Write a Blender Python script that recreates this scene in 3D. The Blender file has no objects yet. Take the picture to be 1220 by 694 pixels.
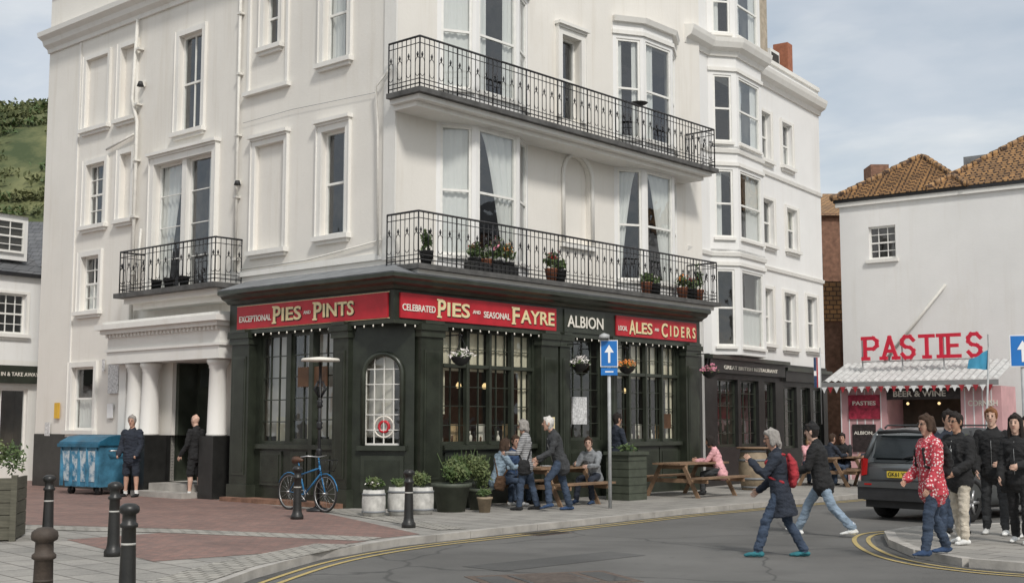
import bpy, bmesh, math, random
from mathutils import Vector, Matrix, noise
from mathutils.bvhtree import BVHTree
rnd=random.Random(11)
sc=bpy.context.scene
def V(*a): return Vector(a)
# ------------------------------------------------------------------ materials
MATS={}
def _new(name):
    m=bpy.data.materials.new(name);m.use_nodes=True
    nt=m.node_tree;b=nt.nodes['Principled BSDF'];MATS[name]=m
    return m,nt,b
def _coord(nt,stretch=(1,1,1),rot=0):
    t=nt.nodes.new('ShaderNodeTexCoord');mp=nt.nodes.new('ShaderNodeMapping')
    mp.inputs['Scale'].default_value=stretch;mp.inputs['Rotation'].default_value=(0,0,rot)
    nt.links.new(t.outputs['Object'],mp.inputs['Vector']);return mp.outputs['Vector']
def _noise(nt,vec,scale,detail=4,rough=.55):
    n=nt.nodes.new('ShaderNodeTexNoise');n.inputs['Scale'].default_value=scale
    n.inputs['Detail'].default_value=detail;n.inputs['Roughness'].default_value=rough
    nt.links.new(vec,n.inputs['Vector']);return n.outputs['Fac']
def _ramp(nt,fac,c0,c1,p0=.3,p1=.7):
    r=nt.nodes.new('ShaderNodeValToRGB');r.color_ramp.elements[0].position=p0;r.color_ramp.elements[1].position=p1
    r.color_ramp.elements[0].color=(*c0,1);r.color_ramp.elements[1].color=(*c1,1)
    nt.links.new(fac,r.inputs['Fac']);return r.outputs['Color']
def _mix(nt,fac,a,b,mode='MIX'):
    m=nt.nodes.new('ShaderNodeMix');m.data_type='RGBA';m.blend_type=mode
    if isinstance(fac,(int,float)): m.inputs[0].default_value=fac
    else: nt.links.new(fac,m.inputs[0])
    for k,x in ((6,a),(7,b)):
        if isinstance(x,tuple): m.inputs[k].default_value=(*x,1)
        else: nt.links.new(x,m.inputs[k])
    return m.outputs[2]
def _bump(nt,b,h,st,dist=.02):
    n=nt.nodes.new('ShaderNodeBump');n.inputs['Strength'].default_value=st;n.inputs['Distance'].default_value=dist
    nt.links.new(h,n.inputs['Height']);nt.links.new(n.outputs['Normal'],b.inputs['Normal'])
def _range(nt,fac,a,b_,c,d):
    r=nt.nodes.new('ShaderNodeMapRange')
    for i,x in zip((1,2,3,4),(a,b_,c,d)): r.inputs[i].default_value=x
    nt.links.new(fac,r.inputs[0]);return r.outputs[0]
def mat(name,col,rough=.7,var=.12,s=6,bump=0.,bs=40,metal=0.,stretch=(1,1,1),emit=0):
    m,nt,b=_new(name)
    vec=_coord(nt,stretch)
    f=_noise(nt,vec,s)
    c=_ramp(nt,f,tuple(x*(1-var) for x in col),tuple(min(1,x*(1+var)) for x in col))
    nt.links.new(c,b.inputs['Base Color'])
    b.inputs['Roughness'].default_value=rough;b.inputs['Metallic'].default_value=metal
    if bump: _bump(nt,b,_noise(nt,vec,bs),bump)
    if emit:
        b.inputs['Emission Color'].default_value=(*col,1);b.inputs['Emission Strength'].default_value=emit
    return m
def stucco(name,col,dirt=.35):
    m,nt,b=_new(name);v=_coord(nt)
    base=_ramp(nt,_noise(nt,v,.7,6),tuple(x*.92 for x in col),col)
    vs=_coord(nt,(2.2,2.2,.16))
    st=_noise(nt,vs,1.6,6,.7)
    c=_mix(nt,_range(nt,st,.52,.8,0,dirt),base,(col[0]*.62,col[1]*.56,col[2]*.46))
    c=_mix(nt,_range(nt,_noise(nt,v,9,5,.7),.6,.85,0,.3),c,tuple(x*.72 for x in col))
    c=_mix(nt,_range(nt,_noise(nt,_coord(nt,(1,1,.5)),.55,7,.75),.56,.75,0,.28),c,(col[0]*.8,col[1]*.76,col[2]*.68))
    nt.links.new(c,b.inputs['Base Color']);b.inputs['Roughness'].default_value=.75
    _bump(nt,b,_noise(nt,v,14,6,.7),.2,.02)
stucco('wall_cream',(.80,.77,.715),.34)
stucco('wall_white',(.82,.815,.80),.22)
stucco('trim_white',(.80,.785,.745),.3)
mat('win_white',(.80,.79,.75),.4,.06,8)
mat('black_paint',(.020,.020,.019),.4,.3,5,.1)
mat('pub_green',(.025,.030,.021),.34,.35,3,.08,20)
mat('pub_green2',(.036,.042,.031),.3,.3,3)
mat('iron',(.015,.015,.017),.45,.3,10)
mat('lead',(.19,.20,.21),.6,.25,3,.2,8)
mat('slab_dark',(.09,.088,.085),.8,.4,4,.2)
mat('sign_red',(.48,.018,.03),.42,.14,4)
mat('gold',(.78,.66,.38),.42,.12,20)
mat('letter_white',(.8,.76,.68),.5,.05)
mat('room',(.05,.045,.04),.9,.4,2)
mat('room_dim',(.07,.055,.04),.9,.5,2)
mat('interior_wood',(.10,.05,.025),.6,.4,3)
mat('flower_red',(.6,.03,.04),.6,.2,30)
mat('flower_pink',(.7,.25,.35),.6,.2,30)
mat('flower_white',(.8,.75,.72),.6,.1,30)
mat('flower_orange',(.75,.25,.05),.6,.1,30)
mat('terracotta',(.35,.13,.07),.8,.2,10)
mat('pot_dark',(.03,.03,.03),.6,.2)
mat('planter_green',(.065,.075,.055),.6,.2,6,.1)
mat('wood_planter',(.10,.095,.07),.8,.25,5,.2,stretch=(1,1,8))
mat('wood_table',(.22,.14,.085),.7,.35,5,.2,30,stretch=(1,1,1))
mat('barrel_white',(.50,.49,.46),.7,.3,8,.2)
mat('barrel_wood',(.28,.22,.15),.7,.25,8,.2)
mat('steel',(.5,.5,.5),.35,.1,5,metal=.8)
mat('grey_pole',(.42,.43,.43),.5,.15,8)
mat('sign_blue',(.01,.16,.50),.4,.05)
mat('sign_white',(.85,.85,.85),.4,.03)
mat('plastic_blue',(.02,.12,.20),.45,.4,3,.1)
mat('bin_blue',(.06,.20,.31),.5,.45,4,.1)
m,nt,b=_new('bin_light');v=_coord(nt)
nt.links.new(_ramp(nt,_noise(nt,v,5,6,.7),(.05,.22,.36),(.62,.68,.70),.42,.56),b.inputs['Base Color'])
mat('rubber',(.02,.02,.02),.8,.2)
mat('bike_blue',(.03,.17,.36),.25,.05)
mat('saddle',(.10,.05,.03),.5,.1)
m,nt,b=_new('yellow_line');v=_coord(nt)
c=_mix(nt,_range(nt,_noise(nt,v,22,5,.8),.47,.66,0,.8),(.50,.38,.14),(.15,.14,.13))
nt.links.new(c,b.inputs['Base Color']);b.inputs['Roughness'].default_value=.85
mat('notice',(.6,.6,.6),.5,.4,20)
mat('notice_y',(.75,.45,.04),.5,.1)
mat('conduit',(.7,.68,.63),.6,.1)
mat('pink_wall',(.62,.36,.37),.6,.15,2)
mat('pasty_red',(.62,.02,.05),.4,.05)
mat('awning_a',(.50,.50,.49),.6,.2,6)
mat('awning_b',(.26,.26,.26),.6,.12,6)
mat('poster_dark',(.04,.03,.03),.5,.5,12)
mat('poster_red',(.35,.03,.06),.5,.5,8)
mat('warm_counter',(.45,.32,.18),.7,.5,6)
mat('brick_dark',(.22,.12,.08),.9,.35,6,.3)
mat('chimney',(.42,.36,.28),.9,.25,6,.3)
mat('kerb_stone',(.38,.36,.33),.85,.25,3,.2)
mat('manhole',(.12,.088,.07),.6,.3,20,.5,60)
mat('car_paint',(.15,.16,.165),.28,.06,2,metal=.6)
mat('car_plastic',(.03,.03,.032),.55,.2)
mat('car_glass',(.02,.025,.027),.06,.1)
mat('lamp_red',(.45,.01,.01),.2,.1)
mat('plate_yellow',(.75,.55,.06),.5,.03)
mat('dark_txt',(.02,.02,.02),.6,.05)
mat('bulb',(1,.72,.35),.4,0,emit=1.2)
mat('flag_blue',(.05,.28,.45),.7,.1)
mat('flag_white',(.8,.8,.8),.7,.1)
mat('skin',(.52,.31,.225),.55,.12,14)
mat('skin_b',(.60,.39,.30),.55,.12,14)
mat('skin_c',(.44,.25,.17),.55,.12,14)
mat('eye_dark',(.02,.015,.012),.3,.1)
mat('lips',(.38,.14,.12),.5,.05)
mat('wall_far',(.45,.40,.33),.8,.3,1)
mat('wall_far2',(.30,.17,.12),.9,.3,3)
def cloth(name,col,var=.32):
    mat(name,col,.92,var,7,.5,55)
for n,c in dict(c_navy=(.022,.028,.042),c_black=(.017,.017,.018),c_char=(.045,.047,.05),c_jeans=(.042,.062,.100),c_ljeans=(.24,.31,.39),c_denim=(.25,.33,.40),
  c_cream=(.50,.45,.37),c_grey=(.20,.21,.22),c_khaki=(.16,.14,.11),c_pink=(.68,.36,.38),c_red=(.36,.03,.04),c_white=(.75,.75,.73),c_teal=(.03,.16,.19),
  c_blue=(.03,.06,.13),c_brown=(.10,.055,.03),c_olive=(.07,.075,.045),h_grey=(.30,.28,.26),h_white=(.55,.53,.50),h_brown=(.055,.032,.02),h_dark=(.018,.013,.011),h_ginger=(.20,.085,.035),h_blond=(.32,.21,.11)).items(): cloth(n,c)
m,nt,b=_new('c_redpattern');v=_coord(nt,(1,1,1),.3)
w=nt.nodes.new('ShaderNodeTexVoronoi');w.inputs['Scale'].default_value=30;nt.links.new(v,w.inputs['Vector'])
nt.links.new(_ramp(nt,w.outputs['Distance'],(.78,.66,.64),(.48,.05,.07),.26,.42),b.inputs['Base Color']);b.inputs['Roughness'].default_value=.85
m,nt,b=_new('c_stripe');v=_coord(nt)
w=nt.nodes.new('ShaderNodeTexWave');w.bands_direction='Z';w.inputs['Scale'].default_value=9;nt.links.new(v,w.inputs['Vector'])
nt.links.new(_ramp(nt,w.outputs['Fac'],(.40,.40,.40),(.14,.14,.15),.4,.6),b.inputs['Base Color']);b.inputs['Roughness'].default_value=.85
def asphalt(name,col):
    m,nt,b=_new(name);v=_coord(nt)
    big=_ramp(nt,_noise(nt,v,.35,5,.6),tuple(x*.8 for x in col),tuple(x*1.2 for x in col),.35,.65)
    fine=_noise(nt,v,90,3,.8)
    c=_mix(nt,.75,big,_ramp(nt,fine,(.45,.45,.45),(1.6,1.6,1.55),.3,.75),'MULTIPLY')
    pat=_noise(nt,_coord(nt,(.5,1.4,1),.7),.8,3)
    c=_mix(nt,_range(nt,pat,.55,.62,0,.3),c,tuple(x*.6 for x in col))
    vo=nt.nodes.new('ShaderNodeTexVoronoi');vo.feature='DISTANCE_TO_EDGE';vo.inputs['Scale'].default_value=.35
    wv=nt.nodes.new('ShaderNodeTexNoise');wv.inputs['Scale'].default_value=1.5;wv.inputs['Detail'].default_value=6;nt.links.new(v,wv.inputs['Vector'])
    ad=nt.nodes.new('ShaderNodeMixRGB');ad.inputs[0].default_value=.25;nt.links.new(v,ad.inputs[1]);nt.links.new(wv.outputs['Color'],ad.inputs[2]);nt.links.new(ad.outputs[0],vo.inputs['Vector'])
    c=_mix(nt,_range(nt,vo.outputs['Distance'],.0,.008,.6,0),c,(.03,.03,.03))
    c=_mix(nt,_range(nt,_noise(nt,v,4.5,2,.5),.68,.74,0,.35),c,tuple(x*.5 for x in col))
    nt.links.new(c,b.inputs['Base Color']);b.inputs['Roughness'].default_value=.85
    _bump(nt,b,fine,.5,.01)
asphalt('asphalt',(.135,.132,.127));asphalt('asphalt_patch',(.095,.094,.092))
asphalt('ground',(.12,.12,.11))
def bricky(name,c1,c2,mortar,w,h,rot=0,ms=.008,bump=.5,vert=False):
    m,nt,b=_new(name)
    t=nt.nodes.new('ShaderNodeTexCoord');mp=nt.nodes.new('ShaderNodeMapping');nt.links.new(t.outputs['Object'],mp.inputs['Vector'])
    mp.inputs['Rotation'].default_value=(math.radians(90) if vert else 0,0,rot)
    v=mp.outputs['Vector']
    br=nt.nodes.new('ShaderNodeTexBrick');br.inputs['Scale'].default_value=1
    br.inputs['Brick Width'].default_value=w;br.inputs['Row Height'].default_value=h;br.inputs['Mortar Size'].default_value=ms
    br.inputs['Color1'].default_value=(*c1,1);br.inputs['Color2'].default_value=(*c2,1);br.inputs['Mortar'].default_value=(*mortar,1)
    nt.links.new(v,br.inputs['Vector'])
    c=_mix(nt,.6,br.outputs['Color'],_ramp(nt,_noise(nt,v,.9,7,.75),(.55,.55,.55),(1.3,1.27,1.22)),'MULTIPLY')
    c=_mix(nt,.5,c,_ramp(nt,_noise(nt,v,30,3,.7),(.7,.7,.7),(1.25,1.25,1.25)),'MULTIPLY')
    c=_mix(nt,_range(nt,_noise(nt,v,5,2,.5),.66,.72,0,.3),c,tuple(x*.45 for x in c1))
    nt.links.new(c,b.inputs['Base Color']);b.inputs['Roughness'].default_value=.85
    inv=nt.nodes.new('ShaderNodeMath');inv.operation='SUBTRACT';inv.inputs[0].default_value=1;nt.links.new(br.outputs['Fac'],inv.inputs[1])
    _bump(nt,b,inv.outputs[0],bump,.008)
bricky('pavers_red',(.28,.165,.14),(.21,.135,.12),(.15,.13,.115),.21,.105,.72)
bricky('setts',(.44,.42,.38),(.33,.32,.29),(.15,.14,.125),.22,.13,.35,.016)
bricky('flagstones',(.35,.335,.31),(.28,.27,.25),(.13,.12,.11),.62,.45,.85,.012)
bricky('roof_tile',(.46,.27,.12),(.28,.17,.09),(.08,.05,.035),.2,.17,0,.02,1.0,vert=False)
bricky('roof_tile_b',(.46,.24,.10),(.30,.17,.08),(.10,.06,.04),.25,.16,0,.02,.9,vert=True)
bricky('slate',(.15,.155,.165),(.11,.115,.125),(.05,.05,.055),.3,.2,0,.01,.6,vert=True)
def leafmat(name,a,b_):
    m,nt,b=_new(name);v=_coord(nt)
    c=_ramp(nt,_noise(nt,v,7,3),a,b_,.35,.65);nt.links.new(c,b.inputs['Base Color']);b.inputs['Roughness'].default_value=.55
leafmat('leaf',(.035,.065,.018),(.10,.15,.045))
leafmat('leaf2',(.06,.09,.03),(.17,.20,.08))
m,nt,b=_new('leaf_hill');v=_coord(nt)
nt.links.new(_ramp(nt,_noise(nt,v,.12,6,.7),(.045,.065,.022),(.17,.175,.075),.38,.62),b.inputs['Base Color']);b.inputs['Roughness'].default_value=.85
def glassmat(name,tint,base):
    m=bpy.data.materials.new(name);m.use_nodes=True;MATS[name]=m;nt=m.node_tree;nt.nodes.clear()
    o=nt.nodes.new('ShaderNodeOutputMaterial');mx=nt.nodes.new('ShaderNodeMixShader')
    tr=nt.nodes.new('ShaderNodeBsdfTransparent');tr.inputs[0].default_value=(*tint,1)
    gl=nt.nodes.new('ShaderNodeBsdfGlossy');gl.inputs['Roughness'].default_value=.03;gl.inputs[0].default_value=(.9,.92,.95,1)
    lw=nt.nodes.new('ShaderNodeLayerWeight');lw.inputs['Blend'].default_value=.5
    pw=nt.nodes.new('ShaderNodeMath');pw.operation='POWER';pw.inputs[1].default_value=4;nt.links.new(lw.outputs['Facing'],pw.inputs[0])
    ad=nt.nodes.new('ShaderNodeMath');ad.operation='MULTIPLY_ADD';ad.inputs[1].default_value=.85;ad.inputs[2].default_value=base;nt.links.new(pw.outputs[0],ad.inputs[0])
    t=nt.nodes.new('ShaderNodeTexCoord');n=nt.nodes.new('ShaderNodeTexNoise');n.inputs['Scale'].default_value=1.6;nt.links.new(t.outputs['Object'],n.inputs['Vector'])
    bp=nt.nodes.new('ShaderNodeBump');bp.inputs['Strength'].default_value=.2;bp.inputs['Distance'].default_value=.06;nt.links.new(n.outputs['Fac'],bp.inputs['Height']);nt.links.new(bp.outputs['Normal'],gl.inputs['Normal'])
    nt.links.new(ad.outputs[0],mx.inputs[0]);nt.links.new(tr.outputs[0],mx.inputs[1]);nt.links.new(gl.outputs[0],mx.inputs[2]);nt.links.new(mx.outputs[0],o.inputs[0])
glassmat('glass',(.90,.92,.91),.12)
glassmat('glass_pub',(.92,.93,.90),.12)
def curtmat(name,col):
    m,nt,b=_new(name);b.inputs['Base Color'].default_value=(*col,1);b.inputs['Roughness'].default_value=.9
    tl=nt.nodes.new('ShaderNodeBsdfTranslucent');tl.inputs[0].default_value=(*col,1);mx=nt.nodes.new('ShaderNodeMixShader');mx.inputs[0].default_value=.15
    o=[n for n in nt.nodes if n.type=='OUTPUT_MATERIAL'][0]
    nt.links.new(b.outputs[0],mx.inputs[1]);nt.links.new(tl.outputs[0],mx.inputs[2]);nt.links.new(mx.outputs[0],o.inputs[0])
curtmat('curtain',(.85,.85,.83));curtmat('curtain_cream',(.85,.80,.64))
# ------------------------------------------------------------------ builder
class B:
    def __init__(s,name):
        s.name=name;s.M=Matrix.Identity(4);s.parts={};s.loc=None
    def frame(s,o=(0,0),dx=(1,0),dy=(0,1),z=0):
        s.M=Matrix(((dx[0],dy[0],0,o[0]),(dx[1],dy[1],0,o[1]),(0,0,1,z),(0,0,0,1)));return s
    def at(s,x,y,z=0,rot=0):
        s.M=Matrix.Translation((x,y,z))@Matrix.Rotation(math.radians(rot),4,'Z');return s
    def add(s,part,m,vs,fs,smooth=False,raw=False):
        P=s.parts.setdefault(part,dict(v=[],f=[],m=[],s=[],mats=[]))
        if m not in P['mats']: P['mats'].append(m)
        mi=P['mats'].index(m);n=len(P['v'])
        for v in vs:
            v=Vector(v); P['v'].append(v if raw else s.M@v)
        for f in fs: P['f'].append([i+n for i in f]);P['m'].append(mi);P['s'].append(smooth)
    def box(s,part,m,x0,x1,y0,y1,z0,z1):
        vs=[(x,y,z) for z in (z0,z1) for y in (y0,y1) for x in (x0,x1)]
        s.add(part,m,vs,[(0,2,3,1),(4,5,7,6),(0,1,5,4),(2,6,7,3),(0,4,6,2),(1,3,7,5)])
    def quad(s,part,m,*p): s.add(part,m,p,[list(range(len(p)))])
    def prism(s,part,m,pts,y0,y1):
        n=len(pts);vs=[(x,y0,z) for x,z in pts]+[(x,y1,z) for x,z in pts]
        s.add(part,m,vs,[list(range(n)),list(range(2*n-1,n-1,-1))]+[(i,(i+1)%n,n+(i+1)%n,n+i) for i in range(n)])
    def slab(s,part,m,pts,z0,z1):
        n=len(pts);vs=[(x,y,z0) for x,y in pts]+[(x,y,z1) for x,y in pts]
        s.add(part,m,vs,[list(range(n-1,-1,-1)),list(range(n,2*n))]+[(i,(i+1)%n,n+(i+1)%n,n+i) for i in range(n)])
    def tube(s,part,m,pts,r,seg=8,smooth=True,closed=False):
        vs,fs=loft([Vector(p) for p in pts],[(r,r)]*len(pts) if not isinstance(r,list) else [(q,q) for q in r],seg,False,closed)
        s.add(part,m,vs,fs,smooth)
    def lathe(s,part,m,c,prof,seg=20,smooth=True):
        vs=[];fs=[];c=Vector(c)
        for r,z in prof:
            for i in range(seg):
                a=2*math.pi*i/seg;vs.append((c.x+r*math.cos(a),c.y+r*math.sin(a),c.z+z))
        for j in range(len(prof)-1):
            for i in range(seg):
                k=(i+1)%seg;fs.append((j*seg+i,j*seg+k,(j+1)*seg+k,(j+1)*seg+i))
        fs.append(list(range(seg-1,-1,-1)));fs.append([ (len(prof)-1)*seg+i for i in range(seg)])
        s.add(part,m,vs,fs,smooth)
    def sweep(s,part,m,path,prof,closed_ends=True):
        P=[Vector(p) for p in path];n=len(P);dirs=[(P[i+1]-P[i]).normalized() for i in range(n-1)]
        vs=[];k=len(prof)
        for i in range(n):
            a=dirs[max(0,i-1)];c=dirs[min(n-2,i)]
            na=Vector((a.y,-a.x));nc=Vector((c.y,-c.x));nn=(na+nc).normalized();q=1/max(.3,nn.dot(na))
            for o,z in prof:
                p=P[i]+nn*q*o;vs.append((p.x,p.y,z))
        fs=[(i*k+j,(i+1)*k+j,(i+1)*k+(j+1)%k,i*k+(j+1)%k) for i in range(n-1) for j in range(k)]
        if closed_ends: fs+= [list(range(k)),[(n-1)*k+j for j in range(k-1,-1,-1)]]
        s.add(part,m,vs,fs)
    def done(s,origin,z=0,single=False):
        o=Vector((origin[0],origin[1],z))
        def mk(name,Ps):
            vs=[];fs=[];ms=[];ss=[];mats=[]
            for P in Ps:
                n=len(vs);vs+= [v-o for v in P['v']];fs+=[[i+n for i in f] for f in P['f']]
                idx=[]
                for mm in P['mats']:
                    if mm not in mats: mats.append(mm)
                    idx.append(mats.index(mm))
                ms+=[idx[i] for i in P['m']];ss+=P['s']
            me=bpy.data.meshes.new(name);me.from_pydata([tuple(v) for v in vs],[],fs)
            for mm in mats: me.materials.append(MATS[mm])
            me.polygons.foreach_set('material_index',ms);me.polygons.foreach_set('use_smooth',ss)
            if len(fs)<60000:
                bm=bmesh.new();bm.from_mesh(me);bmesh.ops.recalc_face_normals(bm,faces=bm.faces);bm.to_mesh(me);bm.free()
            me.update();ob=bpy.data.objects.new(name,me);sc.collection.objects.link(ob);return ob
        if single or len(s.parts)==1:
            ob=mk(s.name,list(s.parts.values()));ob.location=o;return ob
        e=bpy.data.objects.new(s.name,None);e.location=o;sc.collection.objects.link(e)
        for k,P in s.parts.items():
            ob=mk(k,[P]);ob.parent=e
        return e
def loft(pts,rads,seg=12,caps=True,closed=False,side=None):
    n=len(pts);pts=[Vector(p) for p in pts]
    T=[]
    for i in range(n):
        if closed: t=pts[(i+1)%n]-pts[i-1]
        else: t=pts[min(n-1,i+1)]-pts[max(0,i-1)]
        T.append(t.normalized() if t.length>1e-9 else Vector((0,0,1)))
    S=Vector(side) if side else None
    if S is None:
        S=Vector((1,0,0)) if abs(T[0].x)<.8 else Vector((0,1,0))
    rings=[]
    def ring(p,t,S,a,b):
        x=(S-t*S.dot(t))
        x=x.normalized() if x.length>1e-6 else Vector((1,0,0))
        y=t.cross(x)
        return x,[p+x*a*math.cos(2*math.pi*i/seg)+y*b*math.sin(2*math.pi*i/seg) for i in range(seg)]
    cur=S
    if caps:
        a,b_=rads[0];r=min(a,b_)
        for f,q in ((.96,.25),(.7,.7)): rings.append(ring(pts[0]-T[0]*r*f,T[0],cur,a*q,b_*q)[1])
    for i in range(n):
        x,rg=ring(pts[i],T[i],cur,*rads[i]);rings.append(rg)
        if side is None: cur=x
    if caps:
        a,b_=rads[-1];r=min(a,b_)
        for f,q in ((.7,.7),(.96,.25)): rings.append(ring(pts[-1]+T[-1]*r*f,T[-1],cur,a*q,b_*q)[1])
    vs=[v for rg in rings for v in rg];m=len(rings);fs=[]
    for j in range(m-1 if not closed else m):
        for i in range(seg):
            k=(i+1)%seg;J=(j+1)%m;fs.append((j*seg+i,j*seg+k,J*seg+k,J*seg+i))
    if not closed: fs.append(list(range(seg-1,-1,-1)));fs.append([(m-1)*seg+i for i in range(seg)])
    return vs,fs
def text(b,part,m,s,o,dx,width,height,out,ext=.012,bold=.02,up=(0,0,1)):
    cu=bpy.data.curves.new('t','FONT');cu.body=s;cu.extrude=ext/ max(height,.01)*.7*.5;cu.offset=bold;cu.size=1;cu.resolution_u=3
    ob=bpy.data.objects.new('t',cu);sc.collection.objects.link(ob);dg=bpy.context.evaluated_depsgraph_get()
    me=bpy.data.meshes.new_from_object(ob.evaluated_get(dg));
    vs=[v.co.copy() for v in me.vertices];fs=[tuple(p.vertices) for p in me.polygons]
    bpy.data.objects.remove(ob);bpy.data.curves.remove(cu);bpy.data.meshes.remove(me)
    x0=min(v.x for v in vs);x1=max(v.x for v in vs);y0=min(v.y for v in vs);y1=max(v.y for v in vs);zz=max(abs(v.z) for v in vs) or 1
    o=Vector(o);dx=Vector(dx).normalized();up=Vector(up).normalized();n=dx.cross(up)
    W=[o+dx*((v.x-x0)/(x1-x0)*width)+up*((v.y-y0)/(y1-y0)*height)+n*(out+v.z/zz*ext) for v in vs]
    b.add(part,m,W,fs,raw=True)
def leaves(b,part,m,c,rad,n,size=.06):
    vs=[];fs=[];c=Vector(c)
    for i in range(n):
        d=Vector((rnd.gauss(0,1),rnd.gauss(0,1),rnd.gauss(0,1))).normalized()
        r=rnd.random()**.45
        k=.7+.5*noise.noise(d*2.3+c)
        p=c+Vector((d.x*rad[0],d.y*rad[1],d.z*rad[2]))*r*k
        a=Vector((rnd.gauss(0,1),rnd.gauss(0,1),rnd.gauss(0,1))).normalized();e=a.orthogonal().normalized()
        sz=size*rnd.uniform(.6,1.4);q=len(vs)
        vs+=[p-a*sz,p+e*sz*.45,p+a*sz,p-e*sz*.45];fs.append((q,q+1,q+2,q+3))
    b.add(part,m,vs,fs)
# ------------------------------------------------------------------ facade geometry helpers
def wallh(b,part,m,x0,x1,z0,z1,holes,y=0,depth=.2):
    xs=sorted({x0,x1,*[h[0] for h in holes],*[h[1] for h in holes]});zs=sorted({z0,z1,*[h[2] for h in holes],*[h[3] for h in holes]})
    xs=[x for x in xs if x0<=x<=x1];zs=[z for z in zs if z0<=z<=z1]
    vs=[];fs=[]
    for i in range(len(xs)-1):
        for j in range(len(zs)-1):
            cx=(xs[i]+xs[i+1])/2;cz=(zs[j]+zs[j+1])/2
            if any(h[0]<cx<h[1] and h[2]<cz<h[3] for h in holes): continue
            q=len(vs);vs+=[(xs[i],y,zs[j]),(xs[i+1],y,zs[j]),(xs[i+1],y,zs[j+1]),(xs[i],y,zs[j+1])];fs.append((q,q+1,q+2,q+3))
    for h in holes:
        a,c,d,e=h[:4];dp=h[4] if len(h)>4 else depth;q=len(vs)
        vs+=[(a,y,d),(c,y,d),(c,y,e),(a,y,e),(a,y-dp,d),(c,y-dp,d),(c,y-dp,e),(a,y-dp,e)]
        fs+=[(q+i,q+(i+1)%4,q+4+(i+1)%4,q+4+i) for i in range(4)]
        if len(h)>5: fs.append((q+4,q+5,q+6,q+7))
    b.add(part,m,vs,fs)
def curtain(b,x0,x1,z0,z1,y,m='curtain',amp=.025):
    n=max(8,int((x1-x0)/.03));vs=[];fs=[];ph=rnd.random()*6
    for i in range(n+1):
        t=i/n;x=x0+(x1-x0)*t
        yy=y+amp*math.sin(t*(x1-x0)*48+ph)+amp*.5*math.sin(t*(x1-x0)*21+ph*2)
        vs+=[(x,yy,z0),(x,yy,z1)]
    for i in range(n): fs.append((2*i,2*i+2,2*i+3,2*i+1))
    b.add('curtains',m,vs,fs,True)
def drape(b,x0,x1,z0,z1,y,side,m='curtain'):
    n=18;k=12;vs=[];fs=[]
    for j in range(k+1):
        t=j/k;z=z1+(z0-z1)*t;wd=(x1-x0)*(1-.75*t**.7)
        for i in range(n+1):
            u=i/n;x=(x0+wd*u) if side<0 else (x1-wd*u)
            vs.append((x,y+.03*math.sin(u*22+t*2),z))
    for j in range(k):
        for i in range(n): a=j*(n+1)+i;fs.append((a,a+1,a+n+2,a+n+1))
    b.add('curtains',m,vs,fs,True)
def window(b,x0,x1,z0,z1,y=0,dp=.2,cols=1,rows=2,curt='sides',room='room',fm='win_white',fw=.055,glass='glass',mid=True,rd=.9,bw=.022):
    yf=y-dp+.1
    P='windows'
    b.box(P,fm,x0,x0+fw,yf-.06,yf,z0,z1);b.box(P,fm,x1-fw,x1,yf-.06,yf,z0,z1)
    b.box(P,fm,x0+fw,x1-fw,yf-.06,yf-.001,z0,z0+fw*1.2);b.box(P,fm,x0+fw,x1-fw,yf-.06,yf-.001,z1-fw,z1)
    if mid: zm=(z0+z1)/2;b.box(P,fm,x0+fw,x1-fw,yf-.05,yf-.003,zm-.025,zm+.025)
    for i in range(1,cols):
        x=x0+(x1-x0)*i/cols;b.box(P,fm,x-bw/2,x+bw/2,yf-.045,yf-.008,z0+fw,z1-fw)
    for j in range(1,rows):
        if mid and rows%2==0 and j==rows//2: continue
        z=z0+(z1-z0)*j/rows;b.box(P,fm,x0+fw,x1-fw,yf-.043,yf-.01,z-bw/2,z+bw/2)
    yg=yf-.03
    b.quad('glass',glass,(x0+fw*.5,yg,z0+.02),(x1-fw*.5,yg,z0+.02),(x1-fw*.5,yg,z1-.02),(x0+fw*.5,yg,z1-.02))
    yr=yf-.062
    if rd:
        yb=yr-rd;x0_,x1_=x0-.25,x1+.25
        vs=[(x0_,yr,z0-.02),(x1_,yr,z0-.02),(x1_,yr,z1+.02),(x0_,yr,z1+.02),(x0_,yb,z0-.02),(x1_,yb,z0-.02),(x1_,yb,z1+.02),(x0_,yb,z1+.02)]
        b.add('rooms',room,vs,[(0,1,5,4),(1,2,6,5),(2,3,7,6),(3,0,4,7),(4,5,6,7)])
    yc=yr-(.06 if rd else .045);w=x1-x0;am=.02 if rd else .014
    if curt=='sides': curtain(b,x0,x0+w*.28,z0,z1,yc,amp=am);curtain(b,x1-w*.28,x1,z0,z1,yc,amp=am)
    elif curt=='full': curtain(b,x0,x1,z0,z1,yc,amp=am)
    elif curt=='right': curtain(b,x0+w*.45,x1,z0,z1,yc,amp=am)
    elif curt=='left': curtain(b,x0,x0+w*.45,z0,z1,yc,amp=am)
    elif curt=='half': curtain(b,x0,x1,z0,z0+(z1-z0)*.5,yc,amp=am)
    elif curt=='drL': drape(b,x0,x0+w*.85,z0,z1,yc,-1)
    elif curt=='drR': drape(b,x0+w*.15,x1,z0,z1,yc,1)
    elif curt=='blind': b.quad('curtains','curtain_cream',(x0,yc,z1-(z1-z0)*.45),(x1,yc,z1-(z1-z0)*.45),(x1,yc,z1),(x0,yc,z1))
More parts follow.
